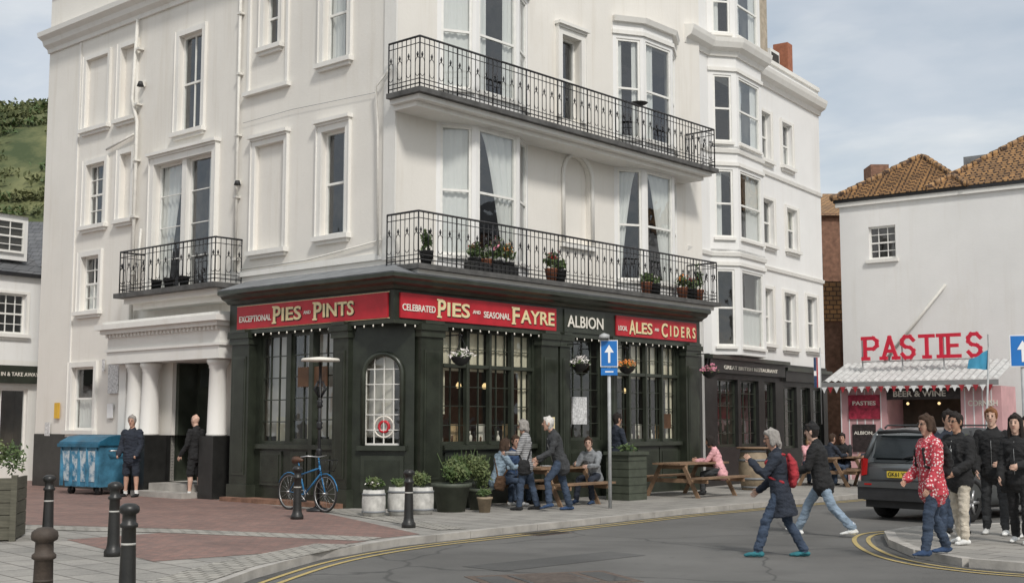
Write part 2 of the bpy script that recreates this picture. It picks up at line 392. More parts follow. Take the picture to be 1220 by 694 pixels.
def surround(b,x0,x1,z0,z1,y=0,w=.13,p=.05,sill=True,hood=False,m='trim_white'):
    b.box('mouldings',m,x0-w,x0,y+.001,y+p,z0,z1+w);b.box('mouldings',m,x1,x1+w,y+.001,y+p,z0,z1+w)
    b.box('mouldings',m,x0,x1,y+.001,y+p-.002,z1,z1+w)
    b.box('mouldings',m,x0-w-.025,x0-w,y+.001,y+p+.025,z0,z1+w);b.box('mouldings',m,x1+w,x1+w+.025,y+.001,y+p+.025,z0,z1+w)
    if sill: b.box('mouldings',m,x0-w-.06,x1+w+.06,y+.001,y+p+.09,z0-.1,z0-.001);b.box('mouldings',m,x0-w,x1+w,y+.001,y+p+.03,z0-.17,z0-.1)
    if hood: b.box('mouldings',m,x0-w-.06,x1+w+.06,y+.001,y+p+.1,z1+w+.05,z1+w+.12);b.box('mouldings',m,x0-w-.02,x1+w+.02,y+.001,y+p+.04,z1+w,z1+w+.05)
def bay(b,o,dx,dy,pts,z0,z1,wz0,wz1,curts,m,fr=.12):
    W=[Vector(o)+Vector(dx)*p[0]+Vector(dy)*p[1] for p in pts]
    for i in range(len(W)-1):
        d=(W[i+1]-W[i]);l=d.length;d.normalize();nrm=Vector((d.y,-d.x))
        if nrm.dot(Vector(dy))<0: nrm=-nrm
        b.frame(W[i],d,nrm)
        f=min(fr,l*.18)
        wallh(b,'walls',m,0,l,z0,z1,[(f,l-f,wz0,wz1)],0,.1)
        window(b,f,l-f,wz0,wz1,0,.12,1,2,curts[i],rd=0)
        b.box('mouldings','trim_white',f-.05,l-f+.05,.001,.07,wz0-.07,wz0-.001)
        b.box('mouldings','trim_white',-.02,l+.02,.001,.05,wz1+.1,wz1+.2)
    b.frame(o,dx,dy)
    a,c=pts[0][0]+.08,pts[-1][0]-.08;z,t=wz0-.12,wz1+.12
    vs=[(a,-.31,z),(c,-.31,z),(c,-.31,t),(a,-.31,t),(a,-1.8,z),(c,-1.8,z),(c,-1.8,t),(a,-1.8,t)]
    b.add('rooms','room',vs,[(0,1,5,4),(1,2,6,5),(2,3,7,6),(3,0,4,7),(4,5,6,7)])
    b.frame()
    P=[(p.x,p.y) for p in W]
    b.slab('walls',m,P,z0-.02,z0+.001);b.slab('walls',m,P,z1-.001,z1+.04)
def railing(b,part,path,z0,z1,step=.13,m='iron',hoop=True):
    P=[Vector((p[0],p[1],0)) for p in path]
    for i in range(len(P)-1):
        d=P[i+1]-P[i];l=d.length;d.normalize();n=max(1,round(l/step));st=l/n
        for z,r in ((z1,.022),(z1-.13,.009),(z0+.07,.012),(z0+.16,.009)): b.tube(part,m,[P[i]+V(0,0,z),P[i+1]+V(0,0,z)],r,6)
        for j in range(n+1):
            p=P[i]+d*st*j
            b.tube(part,m,[p+V(0,0,z0),p+V(0,0,z1)],.009 if j%8 else .016,5)
            if hoop and j<n:
                c=p+d*st*.5+V(0,0,z0+.5)
                if j%2==0:
                    b.tube(part,m,[c+d*st*.48*math.cos(a)+V(0,0,.085*math.sin(a)) for a in [math.pi*k/5 for k in range(6)]],.008,4)
                    b.tube(part,m,[c+V(0,0,-.2)+d*st*.48*math.cos(a)+V(0,0,-.085*math.sin(a)) for a in [math.pi*k/5 for k in range(6)]],.008,4)
                    b.tube(part,m,[c+V(0,0,.08),c+V(0,0,.14),c+V(0,0,.2)],[.006,.026,.003],5)
# ------------------------------------------------------------------ site frames (metres)
L=(-.749,.663);R=(.663,.749);C=(-2.23,23.7)
nL=(-.663,-.749);nR=(.749,-.663)
def pt(o,*t):
    x,y=o
    for d,k in t: x+=d[0]*k;y+=d[1]*k
    return (x,y)
W=pt(C,(L,.45),(R,.45));E=pt(W,(R,9.9))
# ================================================================== MAIN BUILDING
b=B('corner_building')
H_=14.2
b.frame(W,L,nL)
hl=[(1.50,2.25,9.12,11.2),(3.78,4.30,9.87,11.2),(6.62,7.56,8.46,10.81),(10.74,11.63,6.64,8.24),(9.5,10.02,6.64,8.3,.12,1),(1.50,2.25,5.45,7.65),
    (3.5,4.5,5.35,7.68,.07,1),(6.05,8.42,4.72,7.8),(10.75,11.8,9.2,11.05,.07,1),(9.5,10.15,9.2,11.05,.12,1),(10.87,11.72,4.45,5.86),(10.92,12.0,1.45,3.04),(6.0,7.5,.3,3.02,.6)]
wallh(b,'walls','wall_cream',0,13.8,1.35,H_,hl)
wallh(b,'plinth','black_paint',5.0,13.8,-.1,1.35,[(6.0,7.5,.0,1.35,.6)],.03)
for i,(h,cols,rows,cu,hd) in enumerate([(hl[0],1,2,'right',0),(hl[1],1,2,'none',0),(hl[2],2,2,'left',0),(hl[3],3,4,'none',0),(hl[5],1,2,'left',1),(hl[10],2,4,'half',0),(hl[11],1,1,'half',0)]):
    window(b,*h[:4],cols=cols,rows=rows,curt=cu);surround(b,*h[:4],hood=bool(hd))
for h in (hl[4],hl[6],hl[8],hl[9]): surround(b,*h[:4],w=.12,hood=(h is hl[6]))
for x0,x1 in ((3.42,3.5),(4.78,4.86)): b.box('mouldings','trim_white',x0,x1,.001,.05,8.95,11.4)
b.box('mouldings','trim_white',3.34,4.94,.001,.12,8.86,8.95)
h=hl[7]
xm=(h[0]+h[1])/2
b.box('mouldings','trim_white',xm-.09,xm+.09,-.15,.02,h[2],h[3])
window(b,h[0],xm-.09,h[2],h[3],cols=1,rows=4,curt='left',mid=False);window(b,xm+.09,h[1],h[2],h[3],cols=1,rows=4,curt='drR',mid=False)
surround(b,*h[:4],w=.16,p=.1,sill=False,hood=True)
bl=[(4.95,0),(4.95,.7),(8.75,.7),(8.75,0)]
b.box('balcony_slab','slab_dark',4.85,8.85,0,.8,4.55,4.66)
b.box('balcony_slab','trim_white',5.0,8.7,.001,.6,4.42,4.549);b.box('balcony_slab','trim_white',5.1,8.6,.001,.4,4.28,4.419)
railing(b,'balcony_railing',bl,4.68,5.65,.15)
for x in (7.0,7.5,6.4): b.lathe('balcony_pots','pot_dark',(x,.5,4.66),[(.09,0),(.13,.25),(.14,.25)],12)
b.frame()
end=pt(W,(L,13.8));
b.sweep('cornice','trim_white',[end,W],[(0,11.62),(.06,11.62),(.08,11.72),(.2,11.8),(.24,11.92),(.38,12.0),(.4,12.12),(0,12.2)])
b.sweep('cornice','trim_white',[end,W],[(0,13.2),(.06,13.2),(.1,13.35),(0,13.4)])
b.frame(W,L,nL)
b.box('mouldings','trim_white',.0,.34,.001,.045,4.8,H_)
b.box('mouldings','trim_white',12.1,12.16,.001,.04,1.35,11.6)
b.box('mouldings','trim_white',.345,5.1,.001,.05,4.82,4.95)
# portico
b.box('portico','trim_white',4.85,9.35,.002,.62,3.02,3.3);b.box('portico','trim_white',4.8,9.4,.002,.66,3.3,3.36)
b.box('portico','trim_white',4.85,9.35,.002,.60,3.36,3.72);b.box('portico','trim_white',4.75,9.45,.002,.76,3.72,3.82);b.box('portico','trim_white',4.65,9.55,.002,.86,3.82,3.94)
b.box('portico','trim_white',4.75,9.45,.002,.7,3.94,4.02)
for k in range(30): b.box('portico','trim_white',4.85+k*.152,4.92+k*.152,.601,.68,3.64,3.715)
for x in (8.5,7.88,5.25):
    b.lathe('columns','trim_white',(x,.34,1.35),[(.23,0),(.23,.04),(.215,.06),(.2,.8),(.185,1.45),(.2,1.47),(.2,1.52),(.23,1.56),(.25,1.6),(.25,1.66)],24)
    b.box('columns','black_paint',x-.26,x+.26,.04,.61,-.1,1.345)
b.box('columns','trim_white',9.0,9.3,.002,.3,1.35,3.02)
b.box('steps','kerb_stone',5.6,7.6,-.1,.95,-.1,.12);b.box('steps','kerb_stone',6.0,7.5,-.55,.55,.1,.28)
b.box('door','pub_green2',6.0,7.5,-.66,-.6,.28,3.02)
for x in (6.25,6.85):
    for z0,z1 in ((.45,1.1),(1.25,2.3)): b.box('door','pub_green',x,x+.4,-.6,-.57,z0,z1)
b.box('door','glass',6.25,7.25,-.6,-.59,2.45,2.9);b.lathe('door','gold',(6.8,-.55,1.3),[(.03,0),(.04,.03),(.03,.06)],8)
b.box('door','pub_green2',6.0,6.12,-.6,-.1,.28,3.0);b.box('door','pub_green2',7.38,7.5,-.6,-.1,.28,3.0)
b.box('notices','notice',9.75,10.2,.035,.06,2.35,3.1);b.box('notices','sign_white',9.95,10.2,.035,.06,1.75,2.1);b.box('notices','notice_y',12.5,12.75,.04,.06,1.75,2.15);b.box('notices','notice',12.95,13.2,.04,.06,1.3,1.65)
b.box('notices','notice',10.4,10.5,.035,.055,2.9,3.2)
def pipe(pts,r=.045,m='conduit'): b.tube('drainpipes',m,pts,r,8)
pipe([(9.25,.1,1.4),(9.25,.1,3.0)]);pipe([(9.2,.1,4.05),(9.2,.1,9.0),(9.45,.1,9.6),(9.3,.1,11.6)])
pipe([(5.1,.08,4.95),(5.1,.08,11.6)],.035);pipe([(9.35,.08,8.7),(10.6,.08,8.5)],.03)
for z in (5.2,6.6,8,9.4,10.8): b.box('drainpipes','conduit',5.03,5.17,.01,.13,z,z+.05);b.box('drainpipes','conduit',9.12,9.28,.01,.16,z,z+.05)
pipe([(.35,.06,5.2),(2.6,.06,5.0),(4.9,.06,4.98)],.018);pipe([(8.9,.08,6.3),(9.1,.08,4.1)],.03)
pipe([(0.1,.1,8.6),(.5,.12,8.3),(.45,.1,7.5),(.4,.1,4.9)],.025)
pipe([(.5,.05,8.2),(3.2,.05,8.3),(4.95,.05,8.28)],.005,'lead')
b.box('lamps','conduit',9.0,9.12,.02,.12,9.85,9.98);b.lathe('lamps','pot_dark',(8.9,.22,9.8),[(.09,0),(.05,.12)],10)
b.box('lamps','conduit',5.0,5.12,.02,.12,6.9,7.0);b.lathe('lamps','pot_dark',(4.9,.2,6.85),[(.08,0),(.05,.1)],10)
# ---- right facade
b.frame(W,R,nR)
cx=5.675;rz=.475
hr=[(5.1,5.8,8.55,10.5),(cx-rz,cx+rz,5.7,7.25+rz,.12,1)]
ar=[(1.1,3.95),(7.1,9.75)]
for a0,a1 in ar:
    hr+=[(a0+.05,a1-.05,4.85,7.85),(a0+.05,a1-.05,8.3,11.1)]
wallh(b,'walls','wall_cream',0,10.9,4.4,H_,hr,depth=.3)
n=14
for sg in (-1,1):
    b.prism('walls','wall_cream',[(cx+sg*rz*math.cos(math.pi/2*k/n),7.25+rz*math.sin(math.pi/2*k/n)) for k in range(n+1)]+[(cx+sg*rz,7.25+rz)],-.11,.001)
arc=[(cx+(rz+.06)*math.cos(math.pi*k/n),.03,7.25+(rz+.06)*math.sin(math.pi*k/n)) for k in range(n+1)]
b.tube('mouldings','trim_white',[(cx+rz+.06,.03,5.7)]+arc+[(cx-rz-.06,.03,5.7)],.05,6)
b.box('mouldings','trim_white',cx-rz-.15,cx+rz+.15,.001,.1,5.58,5.69)
window(b,*hr[0][:4],dp=.25,curt='left');surround(b,*hr[0][:4],w=.15,p=.07,sill=False,hood=True)
f1=[(1.1,0),(1.85,.4),(3.2,.4),(3.95,0)];f3=[(7.1,0),(7.8,.4),(9.05,.4),(9.75,0)]
for f,cs in ((f1,[('full','drR','drL'),('full','sides','right')]),(f3,[('drL','drR','right'),('sides','left','full')])):
    for (z0,z1,wz0,wz1),c in zip(((4.75,8.0,5.0,7.68),(8.2,11.3,8.45,10.9)),cs):
        bay(b,W,R,nR,f,z0,z1,wz0,wz1,c,'wall_white',fr=.09)
    b.frame()
    pth=[pt(W,(R,p[0]),(nR,p[1])) for p in f]
    b.sweep('mouldings','trim_white',pth,[(0,11.3),(.1,11.3),(.14,11.42),(0,11.45)])
b.frame(W,R,nR)
for z in (4.62,8.02):
    front=.95
    b.box('balcony_slab','slab_dark',-.3,10.25,.002,front,z-.1,z)
    b.box('balcony_slab','trim_white',-.2,10.1,.003,front-.12,z-.2,z-.101)
    if z>6:
        b.box('balcony_slab','trim_white',-.1,10.0,.003,front-.3,z-.3,z-.201)
    railing(b,'balcony_railing',[(-.25,.02),(-.25,front-.06),(10.15,front-.06),(10.15,.02)],z+.01,z+1.0,.13)
b.lathe('satellite_dish','pot_dark',(7.1,.75,9.05),[(.02,0),(.2,.08),(.22,.1)],14)
def bpot(x,y,z,r,flow,n=160,h=.2,w=.2):
    b.lathe('balcony_pots','terracotta' if rnd.random()<.5 else 'pot_dark',(x,y,z),[(r*.7,0),(r,.26),(r*1.08,.27),(r*.95,.28)],14)
    leaves(b,'balcony_plants','leaf',(x,y,z+.28+h*.7),(w,w,h),n,.05)
    if flow: leaves(b,'balcony_plants',flow,(x,y,z+.3+h*.9),(w*.9,w*.9,h*.8),n//4,.035)
for x,fl,h,w in ((.15,None,.28,.15),(1.5,'flower_red',.22,.22),(1.85,'flower_white',.18,.24),(2.15,'flower_pink',.34,.22),(2.5,'flower_orange',.28,.2),(3.9,'flower_red',.26,.25),(4.2,None,.16,.2),(7.4,None,.16,.2),(7.75,'flower_white',.12,.15),(8.9,'flower_orange',.22,.22),(9.3,'flower_red',.18,.2),(9.6,None,.4,.18)):
    bpot(x,.7,4.63,.14,fl,h=h,w=w)
b.box('balcony_pots','pot_dark',1.35,2.7,.55,.82,4.63,4.82)
b.frame()
p0=pt(W,(R,10.9));p1=pt(p0,(L,9));p2=pt(end,(R,9))
b.quad('walls','wall_white',(*p0,0),(*p1,0),(*p1,H_),(*p0,H_))
b.quad('walls','wall_cream',(*end,-.1),(*p2,-.1),(*p2,H_),(*end,H_))
b.quad('walls','wall_cream',(*p1,0),(*p2,0),(*p2,H_),(*p1,H_))
b.quad('roof','slate',(*W,H_),(*p0,H_),(*p1,H_),(*p2,H_),(*end,H_))
# ---- pub ground floor
PG='pub_front'
FT=3.52
b.frame(C,L,nL)
wl=[(3.3,4.15,1.2,3.45),(1.7,3.15,1.25,3.45)]
wallh(b,PG,'pub_green',1.15,5.0,-.1,FT,wl,-.08,.12)
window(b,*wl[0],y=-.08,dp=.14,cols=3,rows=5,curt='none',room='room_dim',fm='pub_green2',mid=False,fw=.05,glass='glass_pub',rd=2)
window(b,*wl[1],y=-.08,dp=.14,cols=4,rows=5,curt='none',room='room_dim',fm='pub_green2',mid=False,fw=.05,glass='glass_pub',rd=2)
b.box(PG,'pub_green2',2.38,2.5,-.2,-.02,.2,3.45)
for x0,x1 in ((1.78,2.3),(2.58,3.08),(3.38,4.08)):
    b.box(PG,'pub_green2',x0,x1,-.08,-.05,.35,1.05);b.box(PG,'pub_green',x0+.07,x1-.07,-.05,-.035,.42,.98)
b.box(PG,'pub_green2',1.66,4.2,-.08,0.0,1.1,1.19)
b.box(PG,'interior_wood',2.0,2.9,-.09,-.06,2.35,2.75)
for x in (2.0,2.7,3.7): b.box('curtains','curtain_cream',x-.02,x+.28,-.4,-.39,1.25,1.75)
b.box('steps','brick_dark',1.2,4.9,-.06,.35,-.1,.09)
def pilaster(x0,x1,y=0,zt=FT,p=.12):
    b.box(PG,'pub_green',x0,x1,-.1,y+p,.35,zt-.25)
    b.box(PG,'pub_green2',x0-.04,x1+.04,-.1,y+p+.04,-.1,.35)
    b.box(PG,'pub_green2',x0+.09,x1-.09,y+p,y+p+.018,.55,zt-.5)
    b.box(PG,'pub_green',x0+.13,x1-.13,y+p+.018,y+p+.026,.6,zt-.55)
    b.box(PG,'pub_green2',x0-.03,x1+.03,-.1,y+p+.04,zt-.25,zt-.12);b.box(PG,'pub_green',x0-.06,x1+.06,-.1,y+p+.08,zt-.12,zt)
    b.box(PG,'pub_green2',x0+.04,x1-.04,y+.06,y+p+.09,zt+.001,zt+.06)
pilaster(4.3,4.9);pilaster(1.15,1.6)
b.frame()
A=pt(C,(L,1.15));D=pt(C,(R,.55))
dd=(Vector(D)-Vector(A));ll=dd.length;dd.normalize();nn=(dd.y,-dd.x)
b.frame(A,dd,nn)
xa,xb=.24,ll-.24;xm=ll/2;rw=(xb-xa)/2;za=2.55
wallh(b,PG,'pub_green',0,ll,-.1,FT,[(xa,xb,1.2,za+rw)],0,.1)
n=12
for sg in (-1,1):
    arcp=[(xm+sg*rw*math.cos(math.pi/2*k/n),za+rw*math.sin(math.pi/2*k/n)) for k in range(n+1)]
    b.prism(PG,'pub_green',arcp+[(xm+sg*rw,za+rw)],-.1,.004)
arc=[(xm+rw*math.cos(math.pi*k/20),.03,za+rw*math.sin(math.pi*k/20)) for k in range(21)]
b.tube(PG,'pub_green2',[(xb,.03,1.2)]+arc+[(xa,.03,1.2)],.05,6)
b.box(PG,'pub_green2',xa-.1,xb+.1,0.001,.1,1.1,1.19)
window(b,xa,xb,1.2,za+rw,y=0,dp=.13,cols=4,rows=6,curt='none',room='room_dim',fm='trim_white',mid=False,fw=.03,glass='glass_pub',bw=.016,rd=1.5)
b.box(PG,'pub_green2',.2,ll-.2,.001,.03,.3,1.0);b.box(PG,'pub_green',.28,ll-.28,.03,.04,.38,.92)
ring=[(xm+.2*math.cos(k*math.pi/12),-.06,1.55+.2*math.sin(k*math.pi/12)) for k in range(24)]
b.tube(PG,'letter_white',ring,.018,5,closed=True);ring=[(xm+.1*math.cos(k*math.pi/12),-.06,1.55+.1*math.sin(k*math.pi/12)) for k in range(24)]
b.tube(PG,'sign_red',ring,.03,5,closed=True)
b.frame(C,R,nR)
wr=[(1.4,4.1,1.2,3.48),(5.25,6.5,1.25,3.48),(6.9,9.55,1.2,3.48)]
wallh(b,PG,'pub_green',.55,10.3,-.1,FT,wr,-.08,.12)
for (x0,x1,z0,z1),cols in ((wr[0],10),(wr[2],10),(wr[1],4)):
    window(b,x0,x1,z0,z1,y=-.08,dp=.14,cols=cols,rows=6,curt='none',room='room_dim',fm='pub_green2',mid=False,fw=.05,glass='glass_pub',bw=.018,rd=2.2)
    if x1-x0>2:
        for k in (1,2,3): xx=x0+(x1-x0)*k/4;b.box(PG,'pub_green2',xx-.035,xx+.035,-.14,-.04,z0,z1)
        b.box(PG,'pub_green2',x0,x1,-.145,-.05,2.72,2.79)
        for k in range(4):
            xx=x0+(x1-x0)*k/4+.04
            curtain(b,xx,xx+(x1-x0)/4-.08,2.66,z1,-.20,'curtain_cream',.008)
        curtain(b,x1-.32,x1-.04,z0,2.7,-.21,'curtain_cream',.012);curtain(b,x0+.04,x0+.2,z0+.6,2.7,-.21,'curtain_cream',.012)
        for k in range(9): xx=x0+.2+k*.28;b.lathe('interior_things','letter_white' if k%3==0 else 'interior_wood',(xx,-.32,z0),[(.04,0),(.045,.12+.04*(k%2)),(.015,.2),(.015,.26)],8)
        b.box('interior_things','interior_wood',x0,x1,-1.6,-1.5,1.2,2.0)
        for k in range(3): b.box('interior_things','letter_white' if k==1 else 'warm_counter',x0+.4+k*.8,x0+.65+k*.8,-.3,-.29,z0+.05,z0+.4)
for x0,x1 in ((1.45,2.3),(2.35,3.2),(3.25,4.05),(6.95,7.8),(7.85,8.7),(8.75,9.5),(5.3,5.85),(5.9,6.45)):
    b.box(PG,'pub_green2',x0,x1,-.08,-.05,.3,1.05);b.box(PG,'pub_green',x0+.08,x1-.08,-.05,-.035,.38,.97)
b.box(PG,'pub_green2',1.35,4.15,-.08,.03,1.1,1.19);b.box(PG,'pub_green2',6.85,9.6,-.08,.03,1.1,1.19)
for x0,x1 in ((.6,1.2),(4.17,4.73),(4.8,5.15),(6.55,6.82),(9.65,10.25)): pilaster(x0,x1)
for x in (1.8,2.7,3.5,7.4,8.5): b.lathe('pendant_lamps','bulb',(x,-.9,2.35),[(.02,.12),(.05,.08),(.06,.02),(.03,0)],8)
b.box(PG,'notice',5.45,5.95,-.1,-.06,1.6,2.2);b.box(PG,'interior_wood',8.9,9.3,-.13,-.1,1.5,1.85)
b.box(PG,'gold',4.35,4.55,.15,.17,1.5,1.75)
b.frame()
PL0=pt(C,(L,5.05));PR1=pt(C,(R,10.35));pth=[PL0,C,PR1]
b.sweep(PG,'pub_green',pth,[(-.42,FT),(.08,FT),(.08,4.14),(-.42,4.14)])
b.sweep(PG,'pub_green2',pth,[(-.40,4.141),(.14,4.141),(.2,4.2),(.3,4.24),(.34,4.3),(.42,4.33),(.42,4.4),(-.40,4.46)])
b.sweep(PG,'pub_green2',pth,[(.081,FT-.03),(.12,FT-.03),(.12,FT+.04),(.081,FT+.04)])
b.sweep('lead_roof','lead',pth,[(-.47,4.461),(.40,4.405),(.41,4.43),(-.3,4.68),(-.47,4.72)])
b.slab(PG,'pub_green',[A,C,D],FT-.02,FT-.001)
rd=(-L[0],-L[1],0)
def pl(s,z): return (*pt(C,(L,s)),z)
def pr(s,z): return (*pt(C,(R,s)),z)
b.frame(C,L,nL);b.box('fascia_sign','sign_red',.06,4.75,.081,.115,3.6,4.08)
b.box('fascia_sign','gold',.03,4.78,.081,.1,3.585,3.599);b.box('fascia_sign','gold',.03,4.78,.081,.1,4.081,4.095)
def word(items,pos,d):
    for t,s,w,h,z,m in items:
        if m=='gold':
            text(b,'fascia_lettering','dark_txt',t,tuple(Vector(pos(s,z-.018))+Vector(d)*.02),d,w,h,.117,.003,.03)
        text(b,'fascia_lettering',m,t,pos(s,z),d,w,h,.127,.006,.018 if m=='gold' else .012)
        if m=='gold' and len(t)==1 and t in 'PF':
            o=Vector(pos(s,z));D3=Vector(d);n3=D3.cross(V(0,0,1))
            for zz,wf in ((0,.62),(h-.03,.3)):
                a=o-D3*.035+V(0,0,zz)+n3*.134;c=a+D3*(w*wf)
                b.add('fascia_lettering','gold',[a,c,c+V(0,0,.032),a+V(0,0,.032)],[(0,1,2,3)],raw=True)
word((('EXCEPTIONAL',4.65,1.08,.13,3.74,'letter_white'),('P',3.5,.24,.36,3.66,'gold'),('IES',3.22,.62,.28,3.70,'gold'),('AND',2.52,.22,.07,3.8,'letter_white'),('P',2.2,.24,.36,3.66,'gold'),('INTS',1.92,.92,.28,3.70,'gold')),pl,rd)
b.frame(C,R,nR);b.box('fascia_sign','sign_red',.06,4.68,.081,.115,3.6,4.08);b.box('fascia_sign','sign_red',6.84,10.15,.081,.115,3.62,4.08)
b.box('fascia_sign','pub_green2',4.97,6.42,.081,.105,3.6,4.1)
word((('CELEBRATED',.1,.88,.13,3.74,'letter_white'),('P',1.05,.22,.36,3.66,'gold'),('IES',1.31,.64,.28,3.70,'gold'),('AND',2.04,.22,.07,3.8,'letter_white'),('SEASONAL',2.36,.8,.13,3.74,'letter_white'),('F',3.24,.22,.36,3.66,'gold'),('AYRE',3.5,1.1,.28,3.70,'gold'),
    ('ALBION',5.05,1.28,.26,3.71,'letter_white'),('LOCAL',6.9,.34,.11,3.74,'letter_white'),('A',7.32,.24,.34,3.67,'gold'),('LES',7.58,.66,.27,3.7,'gold'),('AND',8.34,.17,.07,3.8,'letter_white'),('C',8.62,.25,.34,3.67,'gold'),('I D E R S',8.98,1.1,.27,3.7,'gold')),pr,R+(0,))
for k in range(40):
    b.frame(C,R,nR);b.lathe('festoon_bulbs','letter_white',(.15+k*.26,.15,3.43),[(.01,.05),(.016,.03),(.014,.01),(.005,0)],6)
for k in range(18):
    b.frame(C,L,nL);b.lathe('festoon_bulbs','letter_white',(.15+k*.26,.15,3.43),[(.01,.05),(.016,.03),(.014,.01),(.005,0)],6)
b.done(C)
# ================================================================== RIGHT TERRACE
nn_=math.hypot(.566,.824);RD=(.566/nn_,.824/nn_);nRD=(RD[1],-RD[0])
b=B('terrace_building');b.frame(E,RD,nRD)
hs=[(5.05,5.9,9.3,10.72),(6.8,7.56,9.36,10.7),(5.2,6.0,6.8,8.13),(7.02,7.83,6.84,8.1),(5.12,5.8,3.9,5.5),(6.67,7.55,3.86,5.5),(8.47,9.3,3.92,5.54)]
BZ=((3.45,6.2,3.65,5.7),(6.2,9.0,6.55,8.4),(9.0,11.5,9.15,11.0),(11.9,14.6,12.15,13.95))
wallh(b,'walls','wall_white',0,9.95,3.35,12.3,hs+[(1.83,4.57,w0-.12,w1+.12,.3) for z0,z1,w0,w1 in BZ[:3]])
for h,cu in zip(hs,('none','half','none','blind','sides','none','none')): window(b,*h,cols=2,rows=2,curt=cu,bw=.02);surround(b,*h,w=.09,p=.04)
bp=[(1.75,0),(2.35,.55),(4.05,.55),(4.65,0)]
for (z0,z1,w0,w1),c in zip(BZ,(('none','half','none'),('left','right','none'),('none','sides','none'),('left','sides','none'))):
    bay(b,E,RD,nRD,bp,z0,z1,w0,w1,c,'wall_white',fr=.16)
b.frame(E,RD,nRD)
wallh(b,'walls','wall_white',0,4.9,12.3,14.8,[(1.83,4.57,12.32,14.07,.3)])
b.frame()
e0=pt(E,(RD,.3));q=[pt(E,(RD,p[0]),(nRD,p[1])) for p in bp];e1=pt(E,(RD,9.95))
prof=[(0,11.5),(.06,11.5),(.1,11.62),(.24,11.7),(.3,11.84),(.32,11.95),(0,12.0)]
b.sweep('cornice','trim_white',[e0,q[0],q[1],q[2],q[3],e1],prof)
for z in (6.05,8.85): b.sweep('cornice','trim_white',[e0,q[0],q[1],q[2],q[3],e1],[(0,z),(.05,z),(.07,z+.1),(0,z+.13)])
b.sweep('cornice','trim_white',[q[3],e1],[(-.2,12.3),(.06,12.3),(.06,12.42),(-.2,12.42)])
b.frame(E,RD,nRD)
wallh(b,'shopfront','black_paint',0,9.95,-.1,3.35,[(1.9,3.2,1.0,2.8),(3.4,4.6,1.0,2.8),(5.0,5.8,.1,2.8,.3),(6.4,7.4,.9,2.7),(7.7,8.5,.1,2.7),(8.7,9.6,.9,2.7)],.05)
for x0,x1,z0 in ((1.9,3.2,1.0),(3.4,4.6,1.0),(6.4,7.4,.9),(8.7,9.6,.9),(7.7,8.5,.1),(5.0,5.8,.1)):
    window(b,x0,x1,z0,2.8 if x0<6 else 2.7,y=.05,cols=3,rows=5,curt='none',room='room_dim',fm='pub_green2',mid=False,glass='glass_pub')
b.box('shopfront','black_paint',1.2,6.2,.051,.2,2.95,3.3);b.box('shopfront','pub_green2',1.1,6.3,.05,.32,3.3,3.4)
b.box('shopfront','black_paint',6.35,9.9,.051,.16,2.85,3.15);b.box('shopfront','pub_green2',6.3,9.95,.05,.24,3.15,3.25)
text(b,'shop_lettering','letter_white','GREAT BRITISH RESTAURANT',(*pt(E,(RD,2.0)),3.05),RD+(0,),3.6,.1,.21,.006,.005)
b.frame()
a0,a1=pt(E,(RD,9.95)),pt(E,(RD,9.95),((-nRD[0],-nRD[1]),9));c1=pt(E,((-nRD[0],-nRD[1]),9))
b.quad('walls','wall_white',(*a0,-.1),(*a1,-.1),(*a1,12.3),(*a0,12.3))
b.quad('roof','slate',(*E,12.29),(*a0,12.29),(*a1,14.0),(*c1,14.0))
b.quad('walls','wall_white',(*pt(E,(RD,4.9)),12.3),(*pt(pt(E,(RD,4.9)),((-nRD[0],-nRD[1]),5)),12.3),(*pt(pt(E,(RD,4.9)),((-nRD[0],-nRD[1]),5)),14.8),(*pt(E,(RD,4.9)),14.8))
b.frame(E,RD,nRD)
b.box('chimney','chimney',5.2,6.0,-.6,-.05,12.43,14.6);b.box('chimney','chimney',5.12,6.08,-.7,.03,14.6,14.75)
for x in (5.35,5.6,5.85): b.lathe('chimney','terracotta',(x,-.33,14.75),[(.1,0),(.09,.3),(.11,.34)],10)
b.quad('dormer','slate',(6.1,-.1,12.42),(9.6,-.1,12.42),(9.4,-1.6,13.6),(6.2,-1.6,13.6))
b.box('dormer','win_white',7.3,8.0,-1.0,-.5,12.5,13.2);b.box('dormer','room',7.36,7.94,-.5,-.49,12.56,13.1)
b.box('chimney','terracotta',9.2,9.6,-1.2,-.7,12.3,13.9)
b.box('drainpipe','conduit',4.85,4.93,.01,.1,3.4,11.5)
b.done(E)
# ================================================================== BRICK HOUSE BEHIND (gap)
b=B('brick_house');b.frame((10.4,47),(1,0),(0,-1))
wallh(b,'walls','brick_dark',-1,6,-.1,9.5,[(.5,1.3,6.5,8)]);window(b,.5,1.3,6.5,8,curt='none')
b.quad('roof','roof_tile',(-1.2,.2,9.4),(6.2,.2,9.4),(6.2,-4,11.0),(-1.2,-4,11.0))
b.box('chimney','brick_dark',3.5,4.2,-2,-1,9.4,11.6)
b.box('extension','roof_tile_b',-1.0,1.2,.4,3.0,5.2,6.6);b.box('extension','brick_dark',-.9,1.1,.5,2.9,-.1,5.2)
b.done((10.4,47))
